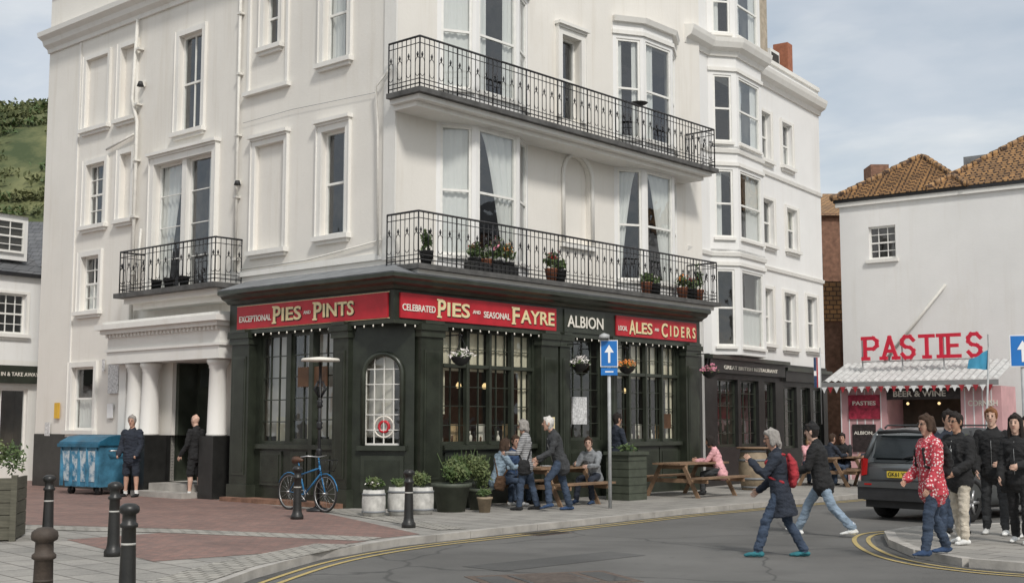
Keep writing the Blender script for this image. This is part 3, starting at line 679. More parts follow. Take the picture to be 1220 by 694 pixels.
# ================================================================== WHITE HOUSE RIGHT
RW=(10.6,41.0);dW=(.8,-.6);nW=(-.6,-.8)
b=B('white_house');b.frame(RW,dW,nW)
wallh(b,'walls','wall_white',.2,13,-.1,8.85,[(1.16,2.05,6.87,7.93)])
window(b,1.16,2.05,6.87,7.93,cols=3,rows=4,curt='none');b.box('mouldings','trim_white',1.08,2.13,.001,.1,6.75,6.86)
b.quad('walls','wall_white',(.2,0,-.1),(.2,-8,-.1),(.2,-8,8.85),(.2,0,8.85))
b.box('gutter','iron',.05,13,.02,.14,8.8,8.9);b.box('mouldings','trim_white',.1,13,.001,.1,8.66,8.8)
def hip(x0,x1,y0,y1,z0,ax0,ax1,ay,az):
    base=[(x0,y0),(x1,y0),(x1,y1),(x0,y1)];apex=[(ax0,ay),(ax1,ay),(ax1,ay),(ax0,ay)]
    n=24
    for e in range(4):
        p,q_=Vector(base[e]),Vector(base[(e+1)%4]);r,s_=Vector(apex[(e+1)%4]),Vector(apex[e])
        vs=[];fs=[]
        for j in range(n):
            t0=j/n;t1=min(1,(j+1.05)/n)
            a=p.lerp(s_,t0);c=q_.lerp(r,t0);d_=q_.lerp(r,t1);e_=p.lerp(s_,t1)
            za=z0+(az-z0)*t0+.045;zb=z0+(az-z0)*t1
            k=len(vs);vs+=[(a.x,a.y,za),(c.x,c.y,za),(d_.x,d_.y,zb),(e_.x,e_.y,zb),(a.x,a.y,za-.045),(c.x,c.y,za-.045)];fs+=[(k,k+1,k+2,k+3),(k,k+1,k+5,k+4)]
        b.add('roof','roof_tile',vs,fs)
    for a,c in (((x0,y0,z0),(ax0,ay,az)),((x1,y0,z0),(ax1,ay,az)),((ax0,ay,az),(ax1,ay,az)),((x0,y1,z0),(ax0,ay,az))):
        a,c=Vector(a),Vector(c);m=max(2,int((c-a).length/.35))
        for k in range(m): b.tube('roof_ridge','roof_tile',[a.lerp(c,k/m)+V(0,0,.05),a.lerp(c,(k+.95)/m)+V(0,0,.035)],[.10,.085],7)
hip(.0,4.4,.2,-4.6,8.9,2.1,2.3,-2.2,10.45);hip(3.1,13.2,.15,-7,8.91,6.2,9.5,-3.3,11.25)
b.box('chimney','brick_dark',6.7,7.3,-3.9,-3.2,10.2,12.0);b.lathe('chimney','terracotta',(6.85,-3.5,12.0),[(.12,0),(.1,.4),(.13,.42)],10);b.lathe('chimney','terracotta',(7.15,-3.5,12.0),[(.12,0),(.1,.3),(.13,.32)],10)
b.box('chimney','lead',3.6,4.5,-2.6,-2.2,9.5,10.3)
b.tube('conduit_pipe','conduit',[(1.6,.08,3.6),(3.6,.08,5.9)],.045,6);b.tube('conduit_pipe','lead',[(1.7,.06,3.5),(1.9,.06,4.1)],.02,6)
b.done(RW)
# ================================================================== PASTY STALL
b=B('food_stall');S0=(9.6,38.0);b.frame(S0,dW,nW)
for k in range(24):
    x=.1+k*.21
    b.add('awning','awning_a',[(x,.9,2.82),(x+.105,.92,2.87),(x+.21,.9,2.82),(x,-.9,3.42),(x+.105,-.88,3.47),(x+.21,-.9,3.42)],[(0,1,4,3),(1,2,5,4)])
b.box('awning','awning_b',.1,5.15,.86,.93,2.66,2.815)
for k in range(26): b.add('awning_fringe','c_red' if k%2 else 'flag_white',[(.1+k*.19,.935,2.68),(.27+k*.19,.935,2.68),(.185+k*.19,.935,2.5)],[(0,1,2)])
b.box('kiosk','pink_wall',.5,1.9,-.9,.5,-.1,2.65);b.box('kiosk','pink_wall',4.0,5.1,-.9,.5,-.1,2.65);b.box('kiosk','pink_wall',1.9,4.0,-.9,.5,-.1,1.0)
for k in range(20):
    if k*.24+.5<1.85 or 4.0<k*.24+.5<5: b.box('kiosk','flag_white',.5+k*.24,.53+k*.24,.5,.508,-.1,2.6)
b.box('kiosk','warm_counter',1.85,4.05,.1,.65,1.0,1.06);b.box('kiosk','room_dim',1.9,4.0,-.9,-.8,1.0,2.65);b.box('kiosk','poster_dark',1.9,4.0,.4,.52,2.3,2.62)
text(b,'kiosk_lettering','letter_white','BEER & WINE',(*pt(S0,(dW,2.1)),2.38),dW+(0,),1.5,.17,.53,.006)
b.box('posters','poster_red',.75,1.7,.51,.54,1.75,2.45);b.box('posters','poster_dark',.85,1.55,.51,.54,.8,1.6)
b.lathe('kiosk','bulb',(2.4,.2,2.15),[(.02,.08),(.05,.04),(.02,0)],8);b.lathe('kiosk','bulb',(3.3,.2,2.15),[(.02,.08),(.05,.04),(.02,0)],8)
for x in (2.1,2.5,2.9,3.3,3.7):
    b.box('goods','warm_counter' if x!=2.9 else 'poster_red',x-.12,x+.12,.15,.45,1.06,1.06+rnd.uniform(.15,.4))
text(b,'kiosk_lettering','letter_white','ALBION',(*pt(S0,(dW,.9)),1.3),dW+(0,),.55,.1,.542,.004);text(b,'kiosk_lettering','letter_white','PASTIES',(*pt(S0,(dW,.88)),2.15),dW+(0,),.7,.12,.542,.004)
text(b,'kiosk_lettering','letter_white','CORNISH',(*pt(S0,(dW,4.2)),2.1),dW+(0,),.8,.16,.512,.004)
b.box('letter_frame','grey_pole',1.0,4.7,.0,.04,3.42,3.45)
for x in (1.0,2.2,3.4,4.65): b.box('letter_frame','grey_pole',x,x+.03,-.02,.03,3.1,4.1)
GL={'P':[(0,0,0,1),(0,1,.55,1),(.55,1,.78,.86),(.78,.86,.78,.62),(.78,.62,.55,.48),(.55,.48,0,.48)],
'A':[(0,0,.42,1),(.42,1,.84,0),(.18,.34,.66,.34)],
'S':[(.74,.84,.55,1),(.55,1,.22,1),(.22,1,.04,.84),(.04,.84,.04,.66),(.04,.66,.22,.53),(.22,.53,.55,.47),(.55,.47,.74,.34),(.74,.34,.74,.16),(.74,.16,.55,0),(.55,0,.22,0),(.22,0,.04,.16)],
'T':[(0,1,.8,1),(.4,1,.4,0)],'I':[(.1,0,.1,1)],'E':[(0,0,0,1),(0,1,.68,1),(0,.5,.52,.5),(0,0,.68,0)]}
SER={'P':[(-.14,.2,0),(-.14,.1,1)],'A':[(-.14,.16,0),(.66,.98,0)],'T':[(.22,.58,0)],'I':[(-.08,.28,0),(-.08,.28,1)],'E':[(-.14,.1,0),(-.14,.1,1)],'S':[]}
b.frame(S0,dW,nW);x=1.14
for ch in 'PASTIES':
    adv=.24 if ch=='I' else .9
    st=GL[ch]+[(a,z,c,z) for a,c,z in SER[ch]]
    for a,z,c,t in st:
        a_,c_=V(x+a*.46,0,3.52+z*.6),V(x+c*.46,0,3.52+t*.6);d=(c_-a_).normalized();n=V(-d.z,0,d.x)*.05;e=d*.05
        q4=[a_-e-n,c_+e-n,c_+e+n,a_-e+n]
        b.prism('sign_letters','pasty_red',[(p.x,p.z) for p in q4],.06+rnd.uniform(0,.004),.13+rnd.uniform(0,.004))
    x+=adv*.46+.135
b.done(S0)
# ================================================================== LEFT HOUSE
LB=(-12.5,38.0);dB=(.6,.8);nB=(.8,-.6)
b=B('terraced_shop');b.frame(LB,dB,nB)
wallh(b,'walls','wall_white',-10,-1.9,3.4,5.85,[(-3.3,-2.45,4.15,5.3),(-5.2,-4.3,4.15,5.3)])
for x0,x1 in ((-3.3,-2.45),(-5.2,-4.3)): window(b,x0,x1,4.15,5.3,cols=3,rows=4,curt='none');surround(b,x0,x1,4.15,5.3,w=.07,p=.03)
wallh(b,'shopfront','trim_white',-10,-1.9,-.1,3.4,[(-4.6,-2.3,.6,2.6)],.03);window(b,-4.6,-2.3,.6,2.6,y=.03,cols=3,rows=1,curt='none',mid=False,room='room_dim',fm='win_white')
b.box('shopfront','pub_green',-10,-1.95,.031,.2,2.75,3.25);text(b,'shop_lettering','letter_white','OPEN EAT IN & TAKE AWAY',(*pt(LB,(dB,-4.0)),2.95),dB+(0,),1.9,.11,.21,.006,.005)
b.box('gutter','iron',-10,-1.8,.02,.15,5.8,5.9)
b.quad('roof','slate',(-10,.15,5.86),(-1.8,.15,5.86),(-1.8,-3.5,8.2),(-10,-3.5,8.2))
b.box('dormer','wall_white',-3.5,-2.3,-1.6,-.3,6.3,7.6);b.quad('dormer','slate',(-3.6,-.2,7.6),(-2.2,-.2,7.6),(-2.2,-2.5,8.0),(-3.6,-2.5,8.0))
window(b,-3.35,-2.45,6.5,7.45,y=-.2,dp=.12,cols=2,rows=4,curt='none',rd=0);b.box('dormer','room',-3.3,-2.5,-.299,-.29,6.55,7.4)
b.quad('walls','wall_white',(-1.9,0,-.1),(-1.9,-3.5,-.1),(-1.9,-3.5,8.2),(-1.9,0,5.85))
b.done(LB)
b=B('slate_roof_house');b.frame((-22,50),(1,.12),(.12,-1))
b.box('walls','brick_dark',-8,6.2,-5,0,-.1,8.0);b.quad('roof','slate',(-8.2,.2,7.9),(6.4,.2,7.9),(6.4,-3,10.2),(-8.2,-3,10.2))
b.done((-22,50))
# houses closing the square outside the frame (seen in the window reflections)
def plain_house(name,o,dx,dy,w,h,m):
    b=B(name);b.frame(o,dx,dy)
    hs=[(x,x+1.0,z,z+1.6) for z in (.9,3.9,6.6) if z+2<h for x in [1.2+k*2.3 for k in range(int((w-2)/2.3))]]
    wallh(b,'walls',m,0,w,-.1,h,hs)
    for i,q in enumerate(hs): window(b,*q,cols=2,rows=2,curt=('none','sides','half')[i%3],rd=.4)
    b.quad('roof','slate',(-.2,.2,h),(w+.2,.2,h),(w+.2,-3.5,h+2.2),(-.2,-3.5,h+2.2))
    b.quad('walls',m,(0,0,-.1),(0,-6,-.1),(0,-6,h),(0,0,h));b.quad('walls',m,(w,0,-.1),(w,-6,-.1),(w,-6,h),(w,0,h))
    b.box('chimney','brick_dark',w*.4,w*.4+.9,-3.6,-2.8,h+1,h+3.4)
    b.done(o)
plain_house('rendered_house',(27,5),(0,1),(-1,0),12,8.5,'wall_far');plain_house('brick_terrace_house',(27,17.3),(0,1),(-1,0),13,9.5,'wall_far2')
plain_house('rendered_house',(-27,3),(0,1),(1,0),12,8.5,'wall_far');plain_house('brick_terrace_house',(-27,15.3),(0,1),(1,0),10,7.5,'wall_far2')
# ================================================================== GROUND
def sheet(name,m,pts,z):
    bb=B(name);bb.add('s',m,[(x,y,z) for x,y in pts],[list(range(len(pts)))]);return bb.done((0,0),0)
sheet('ground','ground',[(-900,-300),(900,-300),(900,1500),(-900,1500)],-.112)
sheet('road','asphalt',[(-60,-20),(60,-20),(60,70),(-60,70)],-.1)
sheet('road_patch','asphalt_patch',[(-.6,15.4),(1.3,17.2),(1.75,16.7),(-.1,14.9)],-.0965)
kerb=[(-4.6,2),(-3.7,8),(-3.25,12),(-3.0,14.2),(-2.55,16.2),(-1.7,18.0),(-.26,19.9),(1.4,22.0),(3.02,24.1),(5.4,26.7),(7.94,29.4),(11,32.6),(15,36.2)]
def raised(name,edge,closing):
    bb=B(name);bb.slab('paving','flagstones',edge+closing,-.105,0)
    return bb
def kerbstones(bb,edge,w=.15):
    P=[Vector(p) for p in edge]
    for i in range(len(P)-1):
        d=P[i+1]-P[i];l=d.length;d.normalize();n=Vector((d.y,-d.x));k=max(1,round(l/.9))
        for j in range(k):
            a=P[i]+d*(l*j/k+.006);c=P[i]+d*(l*(j+1)/k-.006)
            q=[a,c,c+n*w,a+n*w];bb.slab('kerb','kerb_stone',[(v.x,v.y) for v in q],-.104,.004+rnd.uniform(-.002,.002))
bb=raised('pavement',kerb,[(40,60),(-40,70),(-40,2)]);kerbstones(bb,kerb);bb.done((0,0),0)
isl=[(22,26),(12,22.5),(8,20.7),(6.3,19.9),(5.75,19.2),(5.4,17.8),(5.3,16.4),(5.55,15.4),(6.3,14.7),(8.5,14.1),(14,13.5),(24,13)]
bb=raised('pavement',isl,[]);kerbstones(bb,isl);bb.done((0,0),0)
sheet('brick_paving','pavers_red',[(-24,44),(-13,36),(-5.7,26.4),(-4.0,24.4),(-2.6,21.4),(-1.35,18.7),(-1.9,17.95),(-5.0,19.6),(-8.2,20.6),(-30,24)],.004)
sheet('brick_paving','pavers_red',[(-2.0,17.6),(-2.65,16.3),(-4.2,15.0),(-6.2,17.8),(-5.2,18.9),(-3.6,18.35)],.004)
def strip(name,m,pts,w,z):
    P=[Vector(p) for p in pts];vs=[];fs=[]
    for i,p in enumerate(P):
        d=(P[min(i+1,len(P)-1)]-P[max(i-1,0)]).normalized();n=Vector((-d.y,d.x))
        vs+=[(*(p+n*w/2),z),(*(p-n*w/2),z)]
    fs=[(2*i,2*i+1,2*i+3,2*i+2) for i in range(len(P)-1)]
    bb=B(name);bb.add('s',m,vs,fs);return bb.done((0,0),0)
strip('stone_channel','setts',[(-8.6,20.1),(-5.1,19.2),(-3.4,18.5),(-1.95,17.85)],.6,.008)
strip('stone_channel','setts',[(-.9,19.5),(-2.4,22.2),(-3.9,24.6)],.5,.009)
strip('stone_channel','setts',[(-2.35,17.1),(-3.2,14.6),(-3.6,11.5)],.6,.010)
def smooth(pts,k=6):
    out=[]
    for i in range(len(pts)-1):
        p0=Vector(pts[max(0,i-1)]);p1=Vector(pts[i]);p2=Vector(pts[i+1]);p3=Vector(pts[min(len(pts)-1,i+2)])
        for j in range(k):
            t=j/k;out.append(tuple(.5*((2*p1)+(p2-p0)*t+(2*p0-5*p1+4*p2-p3)*t*t+(3*p1-p0-3*p2+p3)*t**3)))
    out.append(pts[-1]);return out
def offs(pts,d):
    P=[Vector(p) for p in pts];o=[]
    for i,p in enumerate(P):
        t=(P[min(i+1,len(P)-1)]-P[max(i-1,0)]).normalized();o.append(tuple(p+Vector((t.y,-t.x))*d))
    return o
for d in (.36,.56):
    strip('yellow_line','yellow_line',offs(smooth(kerb[1:]),d),.065,-.092)
    strip('yellow_line','yellow_line',offs(smooth(isl),d),.065,-.092)
for e in (kerb[1:],isl): strip('gutter_channel','asphalt_patch',offs(e,.22),.16,-.0962)
b=B('manhole_cover');b.at(.45,14.15,-.1,20)
b.box('frame','manhole',-.85,.85,-.55,.55,-.01,.006);b.box('lid','slab_dark',-.38,.38,-.42,.42,.0061,.012)
for s in (-1,1): b.box('lid','asphalt_patch',.62*s-.14,.62*s+.14,-.42,.42,.0061,.009)
for k in range(9): b.box('lid','manhole',-.33,.33,-.38+k*.09,-.35+k*.09,.012,.016)
b.done((.45,14.15),-.1)
b=B('drain_cover');b.at(.5,20.0,-.1,48);b.box('lid','manhole',-.4,.4,-.25,.25,-.01,.007)
for k in range(8): b.box('lid','rubber',-.36,.36,-.22+k*.058,-.2+k*.058,.0071,.011)
b.done((.5,20.0),-.1)
# hill
b=B('hill');vs=[];fs=[];NX,NY=60,34
for j in range(NY+1):
    for i in range(NX+1):
        x=-150+i*2.2;y=100+j*3
        t=min(1,j/NY*1.25);hgt=46*math.sin(t*math.pi/2)*(1-max(0,(x+50)/40)**2 if x>-50 else 1)
        z=max(-.2,hgt)+3*noise.noise(V(x*.06,y*.06,0))*t+1.2*noise.noise(V(x*.35,y*.35,3))*t
        vs.append((x,y,z))
fs=[(j*(NX+1)+i,j*(NX+1)+i+1,(j+1)*(NX+1)+i+1,(j+1)*(NX+1)+i) for j in range(NY) for i in range(NX)]
b.add('slope','leaf_hill',vs,fs,True)
for k in range(900):
    i=rnd.randrange(22,48);j=rnd.randrange(8,NY+1);p=Vector(vs[j*(NX+1)+i])
    if p.z<12: continue
    leaves(b,'shrubs','leaf_hill' if k%6 else 'leaf',p+V(0,0,.3),(2.2,2.2,1.0),60,.32)
b.done((-70,150))
# ================================================================== STREET FURNITURE
def bollard(x,y,m='black_paint',z=0):
    b=B('bollard');b.at(x,y,z)
    b.lathe('post',m,(0,0,0),[(.11,0),(.11,.06),(.085,.1),(.075,.16),(.066,.5),(.062,.68),(.08,.69),(.08,.715),(.062,.73),(.06,.8),(.085,.815),(.09,.84),(.085,.87),(.05,.895),(.02,.9)],18)
    b.lathe('post','barrel_white' if m=='black_paint' else m,(0,0,0),[(.0655,.53),(.0655,.55)],18)
    b.done((x,y),z)
for x,y in ((-6.45,17.74),(-4.87,15.62),(-3.42,11.4),(-3.64,21.6),(-1.61,19.88)): bollard(x,y)
mat('rust_brown',(.06,.045,.035),.7,.4,8,.2);bollard(-3.2,8.75,'rust_brown')
b=B('wheelie_dumpster');b.at(-9.6,29.5,0,-35)
b.add('body','bin_blue',[(-.62,-.45,.18),(.62,-.45,.18),(.62,.45,.18),(-.62,.45,.18),(-.7,-.55,1.12),(.7,-.55,1.12),(.7,.55,1.12),(-.7,.55,1.12)],[(0,1,2,3),(0,1,5,4),(1,2,6,5),(2,3,7,6),(3,0,4,7)])
b.add('label','bin_light',[(-.63,-.472,.3),(.6,-.472,.3),(.66,-.545,1.0),(-.68,-.545,1.0)],[(0,1,2,3)])
for x in (-.64,-.3,.0,.3,.64): b.box('body','bin_blue',x-.02,x+.02,-.57,-.5,.2,1.1)
lid=[(-.57,1.12),(-.55,1.2),(-.3,1.32),(0,1.36),(.3,1.32),(.55,1.2),(.57,1.12)]
vs=[(x,y,z) for x in (-.74,.74) for y,z in lid];n=len(lid)
b.add('lid','plastic_blue',vs,[(i,i+1,n+i+1,n+i) for i in range(n-1)]+[list(range(n)),list(range(n,2*n))],False)
b.box('lid','plastic_blue',-.75,.75,-.6,-.56,1.08,1.16)
for x in (-.5,.5):
    for y in (-.35,.35):
        b.tube('wheels','rubber',[(x-.03,y,.09),(x+.03,y,.09)],.09,14);b.box('wheels','steel',x-.04,x+.04,y-.02,y+.02,.09,.2)
b.tube('handles','steel',[(-.76,-.3,1.0),(-.82,-.3,1.0),(-.82,.3,1.0),(-.76,.3,1.0)],.018,6);b.tube('handles','steel',[(.76,-.3,1.0),(.82,-.3,1.0),(.82,.3,1.0),(.76,.3,1.0)],.018,6)
b.done((-9.6,29.5))
b=B('planter');b.at(-7.75,17.9,0,12)
for k in range(5):
    b.box('boards','wood_planter',-1.0,.8,-.5,-.46,.02+k*.17,.18+k*.17);b.box('boards','wood_planter',.76,.8,-.455,.5,.02+k*.17,.18+k*.17)
b.box('posts','wood_planter',-1.05,-.95,-.52,-.44,0,.9);b.box('posts','wood_planter',.75,.83,-.53,-.44,0,.9);b.box('posts','wood_planter',-1.0,.75,-.45,.45,.02,.8)
for k in range(9): leaves(b,'plants','leaf2' if k%2 else 'leaf',(-.9+k*.2,rnd.uniform(-.25,.25),1.08+rnd.uniform(0,.15)),(.22,.25,.3),320,.028)
leaves(b,'plants','flower_white',(.2,-.1,1.2),(.6,.3,.25),120,.02)
b.done((-7.75,17.9))
def potplant(x,y,kind,r,h,ph,pr,n=450,lm='leaf',fl=None):
    b=B('potted_plant');b.at(x,y)
    if kind=='barrel':
        b.lathe('pot','barrel_white',(0,0,0),[(r*.85,0),(r*.97,h*.25),(r,h*.5),(r*.97,h*.75),(r*.88,h),(r*.8,h),(r*.78,h-.05)],22)
        for z in (.15,.8): b.lathe('pot','lead',(0,0,0),[(r*.95,h*z),(r*1.005,h*z),(r*1.005,h*(z+.07)),(r*.93,h*(z+.07))],22)
    else:
        b.lathe('pot',kind,(0,0,0),[(r*.7,0),(r*.95,h*.85),(r*1.06,h*.86),(r*1.06,h),(r*.92,h),(r*.9,h-.05)],22)
    for k in range(7):
        a=rnd.random()*6.28;d=pr*rnd.uniform(.2,.6)
        leaves(b,'foliage',lm if k%3 else 'leaf2',(d*math.cos(a),d*math.sin(a),h+ph*.3+rnd.uniform(0,ph*.4)),(pr*.6,pr*.6,ph*.36),n//5,.034)
    if fl: leaves(b,'foliage',fl,(0,0,h+ph*.6),(pr,pr,ph*.4),40,.025)
    for k in range(10):
        a=rnd.random()*6.28;b.tube('stems','leaf',[(0,0,h-.05),(pr*.7*math.cos(a),pr*.7*math.sin(a),h+ph*rnd.uniform(.6,1.1))],.006,4)
    b.done((x,y))
potplant(-2.42,22.3,'barrel',.21,.46,.24,.2,400,fl='flower_white')
potplant(-2.0,22.5,'barrel',.2,.5,.15,.16,260)
potplant(-1.62,22.85,'barrel',.22,.48,.28,.22,360,'leaf2')
potplant(-1.12,23.5,'planter_green',.36,.52,.5,.38,1300)
potplant(-.62,24.0,'planter_green',.24,.4,.65,.3,1000,'leaf2')
potplant(-.95,24.6,'planter_green',.25,.5,.6,.35,1000)
potplant(-.5,23.3,'barrel_wood',.14,.28,.18,.14,200)
potplant(2.55,27.9,'planter_green',.3,.6,.3,.28,200)
potplant(-9.7,20.9,'terracotta',.2,.3,.5,.3,300)
b=B('planter');b.at(2.45,27.2,0,48);b.box('box','planter_green',-.32,.32,-.3,.3,.0,.95);b.box('box','planter_green',-.36,.36,-.34,.34,.951,1.02)
for k in range(5): b.box('box','pub_green',-.325,.325,-.304,-.3,.17*k+.14,.17*k+.155);b.box('box','pub_green',-.324,-.32,-.3,.3,.17*k+.14,.17*k+.155)
leaves(b,'plants','leaf',(0,0,1.1),(.3,.3,.12),160,.04);b.done((2.45,27.2))
b=B('barrel');b.at(5.95,31.3);b.lathe('staves','barrel_wood',(0,0,0),[(.29,0),(.35,.3),(.365,.5),(.35,.75),(.29,1.0),(.27,1.0),(.27,.97)],26)
for z,r in ((.05,.303),(.25,.35),(.7,.36),(.92,.312)): b.lathe('hoops','lead',(0,0,0),[(r-.02,z),(r+.006,z),(r+.006,z+.05),(r-.02,z+.05)],26)
b.lathe('staves','wood_table',(0,0,1.0),[(.4,.0),(.42,.02),(.4,.04)],24);b.done((5.95,31.3))
def picnic(x,y,rot,l=1.9):
    b=B('picnic_table');b.at(x,y,0,rot)
    for k in range(5): b.box('top','wood_table',-l/2,l/2,-.37+k*.15,-.235+k*.15,.71,.75)
    for s in (-1,1):
        for k in range(2): b.box('benches','wood_table',-l/2,l/2,s*.78-.14+k*.145,s*.78-.005+k*.145,.41,.45)
    for xx in (-l/2+.25,l/2-.25):
        for s in (-1,1):
            b.add('legs','wood_table',[(xx-.04,s*.3-.05,.7),(xx-.04,s*.3+.05,.7),(xx-.04,s*.68+.05,0),(xx-.04,s*.68-.05,0),(xx+.0,s*.3-.05,.7),(xx+.0,s*.3+.05,.7),(xx+.0,s*.68+.05,0),(xx+.0,s*.68-.05,0)],[(0,1,2,3),(4,7,6,5),(0,4,5,1),(1,5,6,2),(2,6,7,3),(3,7,4,0)])
        b.box('legs','wood_table',xx+.001,xx+.045,-.9,.9,.32,.409);b.box('legs','wood_table',xx+.001,xx+.045,-.37,.37,.62,.709)
    b.done((x,y))
picnic(.85,25.7,48.5,1.7);picnic(4.05,28.7,48.5,2.0);picnic(8.5,33.5,52);picnic(9.9,33.0,20)
b=B('plate_and_glasses');b.at(.85,25.7,.75,48)
for x,y in ((-.5,.1),(.1,-.15),(.5,.1)): b.lathe('glass','notice',(x,y,0),[(.03,0),(.04,.14),(.038,.14)],10)
b.lathe('plate','sign_white',(-.2,.05,0),[(.07,0),(.12,.02),(.12,.022)],16);b.done((.85,25.7),.75)
def arrowsign(x,y,rot,top,with_plate=True,w=.34):
    b=B('traffic_sign');b.at(x,y,0,rot)
    b.tube('pole','grey_pole',[(0,0,-.0),(0,0,top-.02)],.035,12)
    b.box('panel','sign_white',-w/2,w/2,-.055,-.04,top-.52,top);b.box('panel','sign_blue',-w/2+.015,w/2-.015,-.059,-.0551,top-.505,top-.015)
    c=top-.26
    b.prism('panel','sign_white',[(-.022,c-.18),(.022,c-.18),(.022,c+.02),(.09,c+.02),(0,c+.17),(-.09,c+.02),(-.022,c+.02)],-.064,-.0591)
    if with_plate:
        b.box('plate','sign_blue',-w/2+.01,w/2-.01,-.058,-.042,top-.68,top-.54);b.box('plate','sign_white',-.08,.08,-.062,-.0581,top-.625,top-.6)
        b.lathe('lamp_head','grey_pole',(-.1,-.1,top+.03),[(.02,.1),(.09,.06),(.11,0)],12);b.tube('lamp_head','grey_pole',[(0,0,top-.03),(0,0,top+.1),(-.1,-.1,top+.12)],.015,6)
    b.done((x,y))
arrowsign(1.88,24.42,0,3.22);arrowsign(8.35,20.6,-10,3.05,False,.4)
b=B('patio_heater');b.at(-3.58,23.55)
b.lathe('base','iron',(0,0,0),[(.22,0),(.22,.04),(.08,.08),(.05,.12)],18);b.tube('post','iron',[(0,0,.1),(0,0,2.8)],.028,10)
for z in (1.0,1.5,1.9): b.lathe('post','iron',(0,0,z),[(.03,0),(.06,.04),(.04,.08),(.06,.12),(.03,.16)],10)
b.lathe('hood','letter_white',(0,0,2.8),[(.1,-.04),(.36,-.03),(.36,.0),(.34,.02),(.05,.05)],24)
for k in range(8):
    a=k*.785;b.tube('scroll','iron',[(.03*math.cos(a),.03*math.sin(a),2.1),(.12*math.cos(a),.12*math.sin(a),2.25),(.05*math.cos(a),.05*math.sin(a),2.4)],.01,5)
b.done((-3.58,23.55))
def basket(s,fl):
    o=pt(C,(R,s),(nR,.5));b=B('hanging_basket');b.at(*o)
    b.lathe('bowl','pot_dark',(0,0,2.72),[(.04,0),(.14,.06),(.2,.16),(.21,.17)],14);leaves(b,'flowers','leaf',(0,0,2.90),(.27,.27,.15),200,.035);leaves(b,'flowers',fl,(0,0,2.94),(.31,.31,.17),200,.03)
    for k in range(3): b.tube('chains','iron',[(.2*math.cos(k*2.1),.2*math.sin(k*2.1),2.88),(0,0,3.3)],.005,4)
    b.tube('bracket','iron',[(-nR[0]*.42,-nR[1]*.42,3.32),(0,0,3.32),(nR[0]*.04,nR[1]*.04,3.3)],.012,6)
    b.done(o)
for s,f in ((1.3,'flower_white'),(5.0,'flower_white'),(6.7,'flower_orange'),(10.1,'flower_pink')): basket(s,f)
b=B('pennant_flag');b.at(9.1,24.6,0,10);b.tube('pole','grey_pole',[(0,0,0),(.25,0,3.1)],.02,8)
vs=[];fs=[]
for i in range(9):
    t=i/8;vs+=[(.25-t*.42,.06*math.sin(t*7),3.05-t*.2),(.22-t*.42,.06*math.sin(t*7+.4),2.66+t*.02)]
fs=[(2*i,2*i+2,2*i+3,2*i+1) for i in range(8)]
b.add('flag','flag_blue',vs,fs,True);b.done((9.1,24.6))
b=B('national_flag');b.at(9.3,38.0);b.tube('pole','grey_pole',[(0,0,1.6),(0,0,3.9)],.02,6);b.box('flag','flag_white',-.2,0,-.01,.01,2.7,3.6);b.box('flag','c_blue',-.2,-.12,-.02,-.011,2.7,3.05);b.box('flag','c_red',-.12,-.08,-.02,-.011,2.7,3.6);b.box('flag','c_blue',-.2,-.13,-.02,-.011,3.2,3.6);b.done((9.3,38))
b=B('bicycle');p0=Vector((-4.2,24.0));p1=Vector((-3.35,23.2));d=(p1-p0).normalized();b.M=Matrix(((d.x,-d.y,0,p0.x),(d.y,d.x,0,p0.y),(0,0,1,0),(0,0,0,1)))
for x in (0,1.08):
    c=V(x,0,.34)
    b.tube('wheels','rubber',[c+V(.325*math.cos(a),0,.325*math.sin(a)) for a in [k*math.pi/16 for k in range(32)]],.019,7,closed=True)
    b.tube('wheels','steel',[c+V(.3*math.cos(a),0,.3*math.sin(a)) for a in [k*math.pi/16 for k in range(32)]],.009,5,closed=True)
    for k in range(14): a=k*math.pi/7;b.tube('wheels','steel',[c,c+V(.3*math.cos(a),0,.3*math.sin(a))],.0025,3)
    b.tube('wheels','steel',[c+V(0,-.05,0),c+V(0,.05,0)],.02,8)
    b.tube('mudguards','bike_blue',[c+V(.36*math.cos(a),0,.36*math.sin(a)) for a in [(.5+k)*math.pi/10 for k in range(0,9)]],.012,5)
BB=V(.47,0,.3);ST=V(.3,0,.8);HT=V(.9,0,.85);HB=V(.95,0,.7)
for a,c,r in ((BB,ST,.017),(BB,HB,.019),(V(.33,0,.66),V(.91,0,.8),.017),(HT,HB,.02),(BB,V(0,0,.34),.011),(V(.32,0,.72),V(0,0,.34),.009),(HB,V(1.08,0,.34),.014),(ST,V(.27,0,.9),.014),(HT,V(.87,0,.98),.014)): b.tube('frame','bike_blue',[a,c],r,8)
b.tube('handlebar','steel',[V(.7,-.28,1.0),V(.82,-.22,1.02),V(.88,0,1.0),V(.82,.22,1.02),V(.7,.28,1.0)],.012,8)
b.tube('saddle','saddle',[V(.15,0,.93),V(.25,0,.94),V(.4,0,.93)],[.075,.06,.02],10)
b.tube('cranks','steel',[BB+V(0,-.08,0),BB+V(.12,-.08,-.1)],.012,6);b.tube('cranks','steel',[BB+V(0,.08,0),BB+V(-.12,.08,.1)],.012,6);b.box('cranks','rubber',.55,.64,-.17,-.08,.18,.21);b.box('cranks','rubber',.3,.39,.08,.17,.39,.42)
b.tube('cranks','steel',[BB+V(.085*math.cos(a),-.05,.085*math.sin(a)) for a in [k*math.pi/8 for k in range(16)]],.006,5,closed=True)
b.tube('basket','iron',[V(1.0,-.14,.95),V(1.25,-.14,.95),V(1.25,.14,.95),V(1.0,.14,.95)],.008,5,closed=True);b.tube('basket','iron',[V(1.02,-.11,.75),V(1.2,-.11,.75),V(1.2,.11,.75),V(1.02,.11,.75)],.008,5,closed=True)
